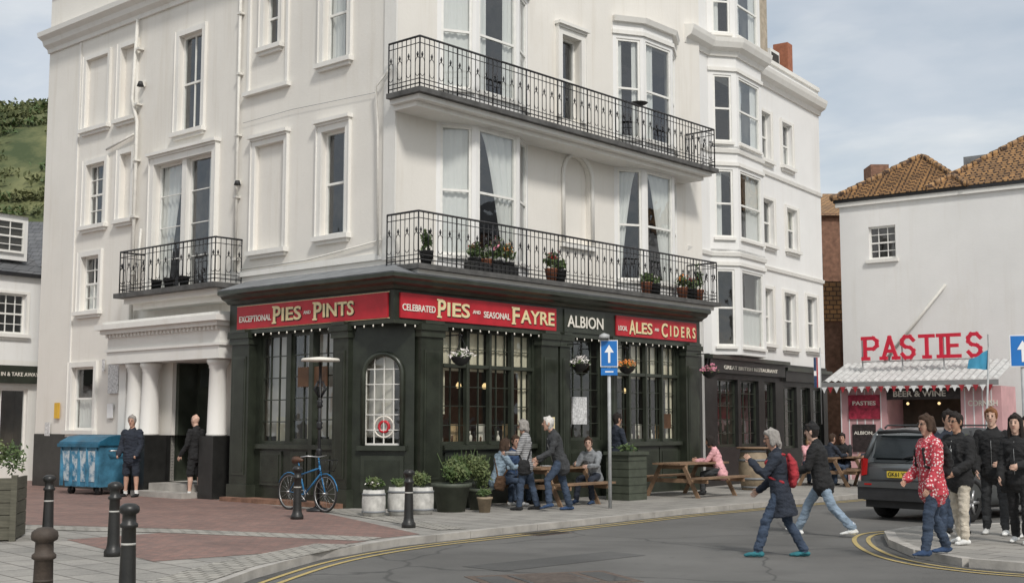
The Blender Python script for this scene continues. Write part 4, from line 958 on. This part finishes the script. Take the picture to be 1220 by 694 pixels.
for x,y in ((1.0,-.14),(1.12,-.14),(1.25,-.14),(1.25,0),(1.25,.14),(1.12,.14),(1.0,.14),(1.0,0)): b.tube('basket','iron',[V(x,y,.95),V(1.1+(x-1.12)*.75,y*.8,.75)],.005,4)
b.done((-4.2,24.0))
# ================================================================== CAR
def car(name,x,y,rot,z):
    b=B(name);b.at(x,y,z,rot)
    ST=[(0.0,.78,.42,.92),(.06,.86,.36,1.0),(.25,.90,.30,1.04),(.8,.91,.28,1.03),(1.6,.91,.27,1.0),(2.6,.91,.27,.98),(3.2,.90,.27,.96),(3.9,.86,.30,.88),(4.2,.78,.36,.78),(4.3,.66,.42,.68)]
    vs=[];k=8
    for (yy,w,zs,zb) in ST:
        vs+=[(-w*.94,yy,zs),(-w,yy,zs+.14),(-w*1.01,yy,zs+(zb-zs)*.55),(-w*.965,yy,zb),(w*.965,yy,zb),(w*1.01,yy,zs+(zb-zs)*.55),(w,yy,zs+.14),(w*.94,yy,zs)]
    fs=[(j*k+i,(j+1)*k+i,(j+1)*k+(i+1)%k,j*k+(i+1)%k) for j in range(len(ST)-1) for i in range(k)]+[list(range(k)),[(len(ST)-1)*k+i for i in range(k)]]
    b.add('body','car_paint',vs,fs,True)
    G=[(.10,.80,1.0,.62,1.02),(.30,.83,1.03,.66,1.50),(.5,.84,1.03,.67,1.60),(1.4,.85,1.0,.68,1.645),(2.2,.85,.98,.67,1.60),(2.6,.84,.97,.66,1.5),(3.2,.80,.95,.60,.98)]
    vs=[];k=6
    for yy,w,zb,wt,zt in G:
        vs+=[(-w,yy,zb),(-(w*.4+wt*.6),yy,zb+(zt-zb)*.7),(-wt,yy,zt),(wt,yy,zt),((w*.4+wt*.6),yy,zb+(zt-zb)*.7),(w,yy,zb)]
    for j in range(len(G)-1):
        for i in range(5):
            glassf=(i in (0,4) and 0<j<len(G)-1) or (i==2 and j in (0,5)) or (i in (0,4) and j==1)
            b.add('glasshouse' if glassf else 'roof','car_glass' if glassf else 'car_paint',[vs[j*k+i],vs[(j+1)*k+i],vs[(j+1)*k+i+1],vs[j*k+i+1]],[(0,1,2,3)],False)
    b.add('rear_window','car_glass',[(-.62,.085,1.1),(.62,.085,1.1),(.56,.27,1.46),(-.56,.27,1.46)],[(0,1,2,3)])
    for s in (-1,1):
        b.tube('pillars','car_paint',[(s*.83,.12,1.0),(s*.70,.3,1.47),(s*.66,.45,1.6)],.05,8)
        for yy in (1.15,2.1): b.tube('pillars','car_plastic',[(s*.86,yy,1.0),(s*.69,yy,1.58)],.035,6)
        b.tube('roof_rails','car_plastic',[(s*.62,.5,1.63),(s*.63,.6,1.68),(s*.63,2.1,1.68),(s*.62,2.2,1.63)],.018,6)
        b.add('lights','lamp_red',[(s*.80,-.015,.78),(s*.885,.07,.78),(s*.875,.1,1.08),(s*.78,.03,1.1),(s*.66,.0,1.08),(s*.68,-.02,.8)],[(0,1,2,3),(0,3,4,5)])
        b.tube('mirrors','car_plastic',[(s*.9,2.7,1.02),(s*1.02,2.72,1.04),(s*1.05,2.72,1.08)],[.04,.07,.05],8)
        for yy in (.75,3.45):
            c=V(s*.8,yy,.34)
            prof=[(-.11,.25),(-.11,.31),(-.08,.34),(.08,.34),(.11,.31),(.11,.2)]
            vs=[];n=26
            for q,r in prof:
                for i in range(n): a=2*math.pi*i/n;vs.append((c.x+s*q,c.y+r*math.cos(a),c.z+r*math.sin(a)))
            fs=[(j*n+i,j*n+(i+1)%n,(j+1)*n+(i+1)%n,(j+1)*n+i) for j in range(len(prof)-1) for i in range(n)]
            b.add('wheels','rubber',vs,fs,True)
            vs=[(c.x+s*.085,c.y+.22*math.cos(2*math.pi*i/n),c.z+.22*math.sin(2*math.pi*i/n)) for i in range(n)];b.add('wheels','car_plastic',vs,[list(range(n))])
            for i in range(5):
                a=i*1.2566;b.tube('wheels','steel',[c+V(s*.1,0,0),c+V(s*.1,.22*math.cos(a),.22*math.sin(a))],[.04,.03],6)
            b.tube('arches','car_plastic',[(s*.905,yy+.40*math.cos(a),.33+.40*math.sin(a)) for a in [math.pi*(k)/12 for k in range(13)]],.045,6)
    b.box('bumper','car_plastic',-.86,.86,-.06,.3,.36,.58);b.box('bumper','car_paint',-.84,.84,-.08,.1,.581,.68)
    b.box('bumper','car_plastic',-.8,.8,.1,4.2,.22,.35)
    b.box('bumper','lamp_red',-.7,-.55,-.085,-.081,.62,.65);b.box('bumper','lamp_red',.55,.7,-.085,-.081,.62,.65)
    b.box('number_plate','plate_yellow',-.26,.26,-.035,-.02,.76,.875);b.box('tailgate','car_paint',-.35,.35,-.03,.0,.89,.93);b.box('tailgate','car_plastic',-.62,.62,-.012,.0,.70,.72)
    o=b.M@V(-.235,-.0,.783);r=b.M.to_3x3()@V(1,0,0)
    text(b,'number_plate','dark_txt','GK61 YVN',o,r,.47,.075,.037,.002,.01)
    b.tube('wiper','car_plastic',[(0,.06,1.09),(.3,.1,1.18)],.01,5)
    b.tube('spoiler','car_plastic',[(-.6,.25,1.55),(0,.2,1.58),(.6,.25,1.55)],.035,6)
    b.done((x,y),z)
car('parked_car',6.85,22.4,-50,-.1)
car('parked_car',13.2,26.2,-60,-.1)
# ================================================================== PEOPLE
def rotx(v,a): c,s=math.cos(a),math.sin(a);return V(v.x,v.y*c-v.z*s,v.y*s+v.z*c)
def person(name,x,y,z=0,face=180,h=1.72,top='c_navy',bot='c_jeans',shoe='c_black',hair='h_brown',skin='skin',female=False,lean=0,
    legs=((0,0,3),(0,0,3)),arms=((0,8,10,0),(0,8,10,0)),look=(0,0),hairlen=0,shorts=False,sleeve=True,bulk=.012,coat=0,bag=None,pack=None,scarf=None,pockets=False,vox=.0115,bald=False,hem=None,cap=None,glasses=False,inner=None):
    k=h/1.75;pr=[]
    def add(pts,rads,m,side=None,seg=14,caps=True):
        v,f=loft([p*k for p in pts],[(a*k,b_*k) for a,b_ in rads],seg,caps,False,side);pr.append((v,f,m))
    r_=math.radians
    hipw=.09 if female else .088
    J=[]
    for sgn,(th,kn,ou) in zip((-1,1),legs):
        hp=V(sgn*hipw,0,-.02);o=math.sin(r_(ou))*sgn
        d1=V(o,math.sin(r_(th)),-math.cos(r_(th))).normalized();kp=hp+d1*.43
        d2=V(o*.5,math.sin(r_(th-kn)),-math.cos(r_(th-kn))).normalized();ap=kp+d2*.41
        J.append((hp,kp,ap,d1,d2))
    zmin=min(j[2].z for j in J);hz=-zmin+.085
    P0=V(0,0,hz)
    la=r_(-lean)
    def tor(dx,dy,dz): return P0+rotx(V(dx,dy,dz),la)
    for sgn,(hp,kp,ap,d1,d2) in zip((-1,1),J):
        hp,kp,ap=hp+P0,kp+P0,ap+P0
        fl=.012
        if shorts:
            add([hp+V(0,0,.03),hp.lerp(kp,.5),kp.lerp(hp,.05)],[(.095,.1),(.09,.09),(.088,.085)],bot)
            add([kp.lerp(hp,.2),kp,kp.lerp(ap,.3)+V(0,-.012,0),kp.lerp(ap,.7),ap],[(.058,.06),(.052,.055),(.055,.058),(.038,.04),(.034,.036)],skin)
        else:
            add([hp+V(0,0,.03),hp.lerp(kp,.45),kp,kp.lerp(ap,.35)+V(0,-.008,0),kp.lerp(ap,.75),ap+V(0,0,.02)],[(.094,.1),(.08,.084),(.062+fl*.5,.064+fl*.5),(.058+fl*.5,.062+fl*.5),(.050+fl,.053+fl),(.048+fl,.052+fl)],bot)
        lift=ap.z-(P0.z+zmin)
        pit=r_(min(55,max(0,lift*160))) if d2.y<0.15 else r_(-12 if lift>.02 or d2.y>.3 else 0)
        if abs(lift)<.02 and d2.y>.3: pit=r_(-15)
        if lift>.04 and legs[0][0]>60: pit=0
        def ft(dy,dz):
            v=rotx(V(0,dy,dz),-pit);return ap+v+V(sgn*.01,0,0)
        add([ft(-.055,-.045),ft(-.03,-.04),ft(.05,-.045),ft(.12,-.055),ft(.175,-.06)],[(.032,.035),(.038,.045),(.042,.036),(.046,.026),(.034,.02)],shoe,(1,0,0))
        add([ap+V(0,0,.05),ap-V(0,0,.03)],[(.042,.045),(.04,.045)],'c_white' if shorts else shoe)
    B_=bulk;w=1.0 if not female else .9;hw=1.0 if not female else 1.05
    if coat: hemz=-coat
    else: hemz=hem if hem is not None else -.10
    add([tor(0,0,-.12),tor(0,0,-.03),tor(0,0,.08)],[(.12*hw,.09),(.165*hw,.115),(.155*hw,.105)],bot,(1,0,0))
    rg=[(hemz,.168*hw+B_*1.5,.118+B_*1.5),(0,.168*hw+B_,.118+B_),(.12,.15*w+B_,.108+B_),(.22,.152*w+B_,.11+B_),(.34,.178*w+B_,.122+B_),(.43,.190*w+B_,.115+B_),(.485,.165*w+B_,.09+B_*.6),(.525,.095,.07)]
    if coat:
        rg=[(hemz,.25,.19),(hemz*.5,.215,.165)]+rg[1:]
    add([tor(0,.012*math.sin(q[0]*6),q[0]) for q in rg],[(q[1],q[2]) for q in rg],top,(1,0,0),18,caps=not coat)
    if inner: add([tor(0,.07+B_,.16),tor(0,.085+B_,.34),tor(0,.05+B_,.47)],[(.035,.05),(.04,.05),(.03,.04)],inner,(1,0,0))
    if female and not coat: add([tor(-.07,.1,.33),tor(.07,.1,.33)],[(.055,.05),(.055,.05)],top)
    add([tor(0,-.01,.49),tor(0,.005,.56),tor(0,.015,.62)],[(.062,.062),(.054,.056),(.053,.056)],skin)
    add([tor(0,-.015,.515),tor(0,-.008,.55)],[(.082,.08),(.07,.072)],scarf or top)
    yaw,pitch=r_(look[0]),r_(look[1]);hc=tor(0,.03,.715)
    RM=Matrix.Rotation(yaw,3,'Z')@Matrix.Rotation(-pitch,3,'X')@Matrix.Rotation(la*.35,3,'X')
    def hd(dx,dy,dz): return hc+RM@V(dx,dy,dz)
    def hadd(lst,m,sd=(1,0,0)):
        v,f=loft([hd(*q[:3])*k for q in lst],[(q[3]*k,q[4]*k) for q in lst],16,True,False,RM@V(*sd));pr.append((v,f,m))
    hadd([(0,.045,-.112,.028,.026),(0,.03,-.09,.048,.05),(0,.012,-.05,.062,.078),(0,.0,0,.069,.092),(0,-.003,.05,.071,.094),(0,-.006,.085,.058,.076),(0,-.008,.102,.03,.04)],skin)
    hadd([(0,.09,.018,.009,.008),(0,.104,-.012,.012,.012),(0,.108,-.028,.016,.012)],skin)
    for s in (-1,1): hadd([(s*.074,-.005,-.035,.01,.014),(s*.078,-.008,.0,.012,.02),(s*.077,-.01,.02,.01,.015)],skin)
    if not bald:
        hadd([(0,-.035,-.06,.064,.06),(0,-.03,0,.081,.086),(0,-.018,.045,.085,.097),(0,-.008,.085,.080,.096),(0,-.006,.115,.062,.076),(0,-.008,.132,.028,.034)],hair)
        hadd([(-.03,.07,.092,.03,.02),(.0,.078,.095,.03,.022),(.03,.07,.09,.03,.02)],hair,(0,0,1))
        for s in (-1,1): hadd([(s*.074,.012,-.01,.012,.02),(s*.076,.02,.03,.014,.03),(s*.068,.03,.07,.02,.035)],hair)
        if cap: hadd([(0,-.012,.045,.092,.108),(0,-.010,.09,.084,.1),(0,-.008,.128,.044,.05)],cap);hadd([(0,.08,.055,.06,.01),(0,.15,.045,.05,.008)],cap)
        if hairlen:
            hadd([(0,-.05,.05,.082,.07),(0,-.07,-.05,.088,.055),(0,-.085,-.05-hairlen*.5,.092,.045),(0,-.09,-.05-hairlen,.075,.03)],hair)
            for s in (-1,1): hadd([(s*.066,-.005,.06,.024,.055),(s*.082,.0,-.02,.024,.05),(s*.087,.01,-.05-hairlen*.4,.026,.04),(s*.085,.01,-.04-hairlen*.8,.02,.025)],hair)
    hands=[]
    for sgn,(fa,oa,el,inn) in zip((-1,1),arms):
        sh=tor(sgn*(.182*w),0,.445)
        f=r_(fa);o=r_(oa)
        d1=V(sgn*math.sin(o),math.sin(f)*math.cos(o),-math.cos(f)*math.cos(o)).normalized()
        ep=sh+d1*.285
        g=r_(fa+el);i2=r_(inn)
        d2=V(-sgn*math.sin(i2)+sgn*math.sin(o)*.6*math.cos(i2),math.sin(g)*math.cos(i2),-math.cos(g)*math.cos(i2)).normalized()
        wp=ep+d2*.25
        sb=B_*.8
        if sleeve: add([sh-d1*.02,sh.lerp(ep,.4),ep,ep.lerp(wp,.4),wp],[(.062+sb,.062+sb),(.054+sb,.054+sb),(.045+sb,.045+sb),(.042+sb,.042+sb),(.034+sb,.034+sb)],top)
        else:
            add([sh-d1*.02,sh.lerp(ep,.4),sh.lerp(ep,.7)],[(.062+sb,.062+sb),(.058+sb,.058+sb),(.058+sb,.058+sb)],top)
            add([sh.lerp(ep,.5),ep,ep.lerp(wp,.4),wp],[(.045,.045),(.038,.038),(.037,.037),(.026,.026)],skin)
        sd=d2.cross(V(0,0,1) if abs(d2.z)<.8 else V(0,1,0)).normalized()
        pe=wp+d2*.085
        thick=V(sgn,0,0)-d2*d2.dot(V(sgn,0,0));thick=thick.normalized() if thick.length>.2 else sd
        wide=d2.cross(thick).normalized()
        add([wp-d2*.01,wp+d2*.03,wp+d2*.06,pe-d2*.005],[(.028,.02),(.036,.018),(.04,.017),(.038,.014)],skin,tuple(wide),12)
        if not pockets: hands.append((wp,pe,d2,wide,thick,sgn))
    if pack:
        add([tor(0,-.18,.08),tor(0,-.21,.2),tor(0,-.2,.36),tor(0,-.17,.46)],[(.11,.05),(.13,.075),(.125,.07),(.09,.04)],pack,(1,0,0))
        for s in (-1,1): add([tor(s*.09,-.12,.48),tor(s*.1,.0,.52),tor(s*.105,.125+B_,.4),tor(s*.12,.11+B_,.2),tor(s*.15,-.06,.12)],[(.018,.014)]*5,pack)
    if bag:
        s=bag[1];add([tor(s*.19,-.0,-.2),tor(s*.2,.0,-.1),tor(s*.195,.0,.02)],[(.05,.13),(.055,.13),(.04,.11)],bag[0],(1,0,0))
        add([tor(s*.19,.02,.0),tor(s*.1,.13+B_,.2),tor(-s*.06,.11+B_,.42),tor(-s*.09,.0,.52),tor(-s*.02,-.13,.38),tor(s*.17,-.06,.0)],[(.014,.014)]*6,bag[0])
    V_=[];F_=[];fm=[]
    for v,f,m in pr:
        n=len(V_);V_+=v;F_+=[[i+n for i in q] for q in f];fm+=[m]*len(f)
    me=bpy.data.meshes.new('tmp');me.from_pydata([tuple(v) for v in V_],[],F_)
    bm=bmesh.new();bm.from_mesh(me);bmesh.ops.recalc_face_normals(bm,faces=bm.faces);bm.to_mesh(me);bm.free()
    ob=bpy.data.objects.new('tmp',me);sc.collection.objects.link(ob)
    md=ob.modifiers.new('r','REMESH');md.mode='VOXEL';md.voxel_size=vox
    sm=ob.modifiers.new('s','SMOOTH');sm.factor=.5;sm.iterations=2
    dg=bpy.context.evaluated_depsgraph_get();m2=bpy.data.meshes.new_from_object(ob.evaluated_get(dg))
    bpy.data.objects.remove(ob);bpy.data.meshes.remove(me)
    bvh=BVHTree.FromPolygons([tuple(v) for v in V_],F_)
    bb=B(name);bb.at(x,y,z,face-0)
    RV=[v.co.copy() for v in m2.vertices]
    seed=V(x*3.1,y*1.7,h)
    byf=[]
    for p in m2.polygons:
        r=bvh.find_nearest(p.center);byf.append(fm[r[2]] if r[2] is not None else skin)
    cl=set();hair_=set()
    for p,m in zip(m2.polygons,byf):
        if m.startswith('c_'): cl.update(p.vertices)
        elif m.startswith('h_'): hair_.update(p.vertices)
    nor=[v.normal.copy() for v in m2.vertices]
    for i in cl:
        q=RV[i];RV[i]=q+nor[i]*(.013*noise.noise(V(q.x*8,q.y*8,q.z*17)+seed)+.009*noise.noise(V(q.x*18,q.y*18,q.z*36)+seed))
    for i in hair_:
        q=RV[i];RV[i]=q+nor[i]*(.011*noise.noise(V(q.x*45,q.y*45,q.z*14)+seed))
    part='figure';mm=[]
    for m in byf:
        if m not in mm: mm.append(m)
    bb.parts[part]=dict(v=[bb.M@v for v in RV],f=[list(p.vertices) for p in m2.polygons],m=[mm.index(m) for m in byf],s=[True]*len(m2.polygons),mats=mm)
    bpy.data.meshes.remove(m2)
    def post(pts,rads,m,seg=6,side=None):
        v,f=loft([p*k for p in pts],[(a*k,a*k) for a in rads],seg,True,False,side);bb.add(part,m,v,f,True)
    for s in (-1,1):
        post([hd(s*.030-.006,.0865,.012),hd(s*.030+.006,.0865,.012)],[.0075,.0075],'eye_dark')
        post([hd(s*.030-.014,.090,.030),hd(s*.030+.014,.088,.030)],[.004,.003],hair)
    post([hd(-.02,.088,-.058),hd(0,.093,-.058),hd(.02,.088,-.058)],[.004,.006,.004],'lips')
    if glasses:
        for s in (-1,1): post([hd(s*.032-.012,.098,.012),hd(s*.032+.012,.095,.012)],[.011,.011],'eye_dark',8)
        post([hd(-.07,.03,.018),hd(-.05,.092,.018),hd(.05,.092,.018),hd(.07,.03,.018)],[.003]*4,'eye_dark',5)
    for wp,pe,d2,wide,thick,sgn in hands:
        inw=-thick
        for j,(off,ln) in enumerate(((-.028,.062),(-.0095,.072),(.0095,.068),(.028,.052))):
            a=pe-d2*.01+wide*off;c1=a+d2*ln*.5+inw*.004;c2=c1+(d2*.8+inw*.5).normalized()*ln*.35;c3=c2+(d2*.5+inw*.8).normalized()*ln*.25
            post([a,c1,c2,c3],[.0088,.0082,.0078,.0066],skin)
        th0=wp+d2*.025+wide*(-.03);post([th0,th0+(d2*.7-wide*.6+inw*.3).normalized()*.035,th0+(d2*.9-wide*.3+inw*.5).normalized()*.062],[.011,.0095,.008],skin)
    if not shorts and not coat:   # zip / placket down the front
        post([tor(0,.118+B_*1.3,.02),tor(0,.118+B_*1.2,.2),tor(0,.13+B_*1.2,.34),tor(0,.10+B_,.46)],[.004]*4,'steel',5)
    return bb.done((x,y),z,single=True)
P=person
P('standing_man',-8.45,28.2,0,165,1.76,'c_navy','c_navy','c_black','h_grey',shorts=True,arms=((5,12,35,12),(5,12,35,12)),pockets=True,legs=((3,3,6),(-2,2,6)),bulk=.03,look=(10,0),hem=-.14)
P('standing_man',-6.92,27.75,0,62,1.78,'c_black','c_black','c_white','h_grey','skin_b',shorts=True,bald=True,arms=((12,6,25,0),(8,8,18,0)),legs=((6,6,2),(-3,2,2)),bulk=.015,look=(0,-8))
sit=((82,84,6),(84,78,8))
P('seated_woman',-.3,24.95,0,-62,1.66,'c_denim','c_jeans','c_white','h_brown','skin_b',female=True,lean=14,legs=sit,arms=((35,8,60,25),(40,8,60,25)),hairlen=.14,bag=('c_brown',1))
P('standing_woman',.27,23.9,0,75,1.66,'c_stripe','c_jeans','c_black','h_grey',female=True,lean=3,legs=((12,8,2),(-10,6,2)),arms=((20,10,70,20),(5,10,20,0)),hairlen=.05,bag=('c_black',-1),glasses=True)
P('standing_man',.9,23.75,0,100,1.76,'c_char','c_jeans','c_blue','h_white',lean=16,legs=((38,42,3),(-12,4,3)),arms=((20,8,45,10),(10,10,40,10)),look=(-10,-12),bulk=.02,hem=-.14,inner='c_white')
P('seated_man',1.68,26.1,0,150,1.7,'c_grey','c_navy','c_blue','h_brown','skin_b',lean=18,legs=sit,arms=((40,8,50,22),(45,8,50,22)),look=(20,-10),bulk=.02)
P('standing_man',2.3,27.9,0,-60,1.8,'c_navy','c_char','c_black','h_dark',arms=((8,8,20,0),(15,8,50,20)),vox=.014)
P('seated_man',-.0,26.0,0,-150,1.72,'c_blue','c_jeans','c_black','h_brown',lean=10,legs=sit,arms=((35,8,50,22),(45,8,50,22)),vox=.014)
P('seated_woman',4.75,28.9,0,70,1.68,'c_pink','c_char','c_black','h_dark',female=True,lean=18,legs=sit,arms=((40,8,50,22),(45,8,50,22)),vox=.014,hairlen=.05)
P('seated_man',8.2,33.0,0,-60,1.7,'c_navy','c_jeans','c_black','h_brown',lean=14,legs=sit,arms=((40,8,50,22),(45,8,50,22)),vox=.016)
P('seated_man',8.9,34.0,0,150,1.7,'c_black','c_jeans','c_black','h_dark',lean=10,legs=sit,arms=((40,8,50,22),(45,8,50,22)),vox=.016)
P('seated_woman',8.0,34.3,0,190,1.66,'c_pink','c_jeans','c_black','h_blond','skin_b',female=True,lean=10,legs=sit,arms=((40,8,50,22),(45,8,50,22)),vox=.016,hairlen=.15)
P('seated_man',9.5,32.6,0,100,1.7,'c_navy','c_jeans','c_black','h_grey',lean=10,legs=sit,arms=((40,8,50,22),(45,8,50,22)),vox=.016)
P('walking_woman',3.48,16.5,-.1,78,1.66,'c_navy','c_jeans','c_teal','h_grey',female=True,lean=6,legs=((28,12,2),(-14,14,2)),arms=((38,12,100,22),(10,8,40,0)),coat=.34,hairlen=.07,glasses=True,pack='c_red',bulk=.024,look=(12,4),vox=.01)
P('walking_man',4.78,19.6,-.1,62,1.8,'c_black','c_ljeans','c_white','h_dark','skin_b',lean=9,legs=((-24,20,2),(34,10,2)),arms=((18,8,55,10),(-12,10,25,0)),bulk=.028,look=(0,-4),cap='c_black',hem=-.12)
P('walking_woman',5.2,15.75,0,100,1.7,'c_redpattern','c_jeans','c_blue','h_brown',female=True,lean=2,legs=((16,8,2),(-10,12,2)),arms=((6,10,24,0),(12,10,40,20)),bulk=.034,hem=-.16,hairlen=.04,look=(10,0),pack='c_black',glasses=True,vox=.01)
P('standing_man',6.05,17.2,0,120,1.72,'c_black','c_cream','c_white','h_dark','skin_c',legs=((8,6,3),(-6,8,3)),arms=((10,8,50,20),(0,8,20,0)),bulk=.03,pack='c_black',glasses=True,inner='c_white')
P('standing_man',7.05,18.6,0,150,1.8,'c_black','c_char','c_white','h_ginger','skin_b',legs=((3,3,4),(-3,3,4)),arms=((10,8,60,25),(5,8,30,10)),bulk=.02)
P('standing_woman',6.6,18.9,0,170,1.72,'c_olive','c_jeans','c_black','h_brown',female=True,bulk=.02,hairlen=.1)
P('standing_woman',6.85,17.2,0,140,1.7,'c_black','c_black','c_white','h_dark','skin_b',female=True,legs=((6,5,2),(-8,6,2)),arms=((20,8,60,25),(10,8,30,10)),bulk=.02,hairlen=.2,bag=('c_black',1))
P('standing_man',6.3,18.3,0,185,1.76,'c_navy','c_jeans','c_white','h_dark',bulk=.02)
P('standing_woman',7.35,18.0,0,120,1.68,'c_char','c_char','c_white','h_dark','skin_b',female=True,bulk=.02,hairlen=.25)
# ================================================================== WORLD, SUN, CAMERA
AZ=math.radians(160);EL=math.radians(44)
w=bpy.data.worlds.new('World');sc.world=w;w.use_nodes=True;nt=w.node_tree
bg=nt.nodes['Background'];sky=nt.nodes.new('ShaderNodeTexSky');sky.sky_type='NISHITA';sky.sun_disc=False;sky.sun_elevation=EL;sky.sun_rotation=AZ
sky.dust_density=2.5;sky.air_density=1.0
tc=nt.nodes.new('ShaderNodeTexCoord');mp=nt.nodes.new('ShaderNodeMapping');mp.inputs['Scale'].default_value=(1.6,1.6,4.6);mp.inputs['Location'].default_value=(.9,.35,.25)
nt.links.new(tc.outputs['Generated'],mp.inputs['Vector'])
nz=nt.nodes.new('ShaderNodeTexNoise');nz.inputs['Scale'].default_value=1.9;nz.inputs['Detail'].default_value=8;nz.inputs['Roughness'].default_value=.52;nz.inputs['Distortion'].default_value=.3;nt.links.new(mp.outputs[0],nz.inputs['Vector'])
cr=nt.nodes.new('ShaderNodeValToRGB');cr.color_ramp.elements[0].position=.42;cr.color_ramp.elements[1].position=.56;cr.color_ramp.elements[0].color=(.58,.58,.58,1);cr.color_ramp.elements[1].color=(.98,.98,.98,1)
nt.links.new(nz.outputs['Fac'],cr.inputs['Fac'])
mx=nt.nodes.new('ShaderNodeMix');mx.data_type='RGBA';nt.links.new(cr.outputs['Color'],mx.inputs[0]);nt.links.new(sky.outputs[0],mx.inputs[6])
nz2=nt.nodes.new('ShaderNodeTexNoise');nz2.inputs['Scale'].default_value=3.4;nz2.inputs['Detail'].default_value=7;nt.links.new(mp.outputs[0],nz2.inputs['Vector'])
c2=nt.nodes.new('ShaderNodeValToRGB');c2.color_ramp.elements[0].position=.36;c2.color_ramp.elements[1].position=.60;c2.color_ramp.elements[0].color=(5.2,5.7,6.0,1);c2.color_ramp.elements[1].color=(7.2,7.35,7.35,1);nt.links.new(nz2.outputs['Fac'],c2.inputs['Fac'])
nt.links.new(c2.outputs['Color'],mx.inputs[7]);nt.links.new(mx.outputs[2],bg.inputs['Color']);bg.inputs['Strength'].default_value=.12
sd=bpy.data.lights.new('sun','SUN');sd.energy=2.3;sd.angle=math.radians(8);sd.color=(1,.96,.90);so=bpy.data.objects.new('sun',sd);sc.collection.objects.link(so)
dirv=V(math.sin(AZ)*math.cos(EL),math.cos(AZ)*math.cos(EL),math.sin(EL));so.rotation_euler=dirv.to_track_quat('Z','Y').to_euler();so.location=(10,-10,30)
cd=bpy.data.cameras.new('camera');cd.sensor_width=36;cd.lens=44.26;cd.clip_end=3000;co=bpy.data.objects.new('camera',cd);sc.collection.objects.link(co)
co.location=(0,0,1.6);co.rotation_euler=(math.radians(96.01),0,0);sc.camera=co
sc.view_settings.view_transform='Standard';sc.view_settings.look='None';sc.view_settings.exposure=0
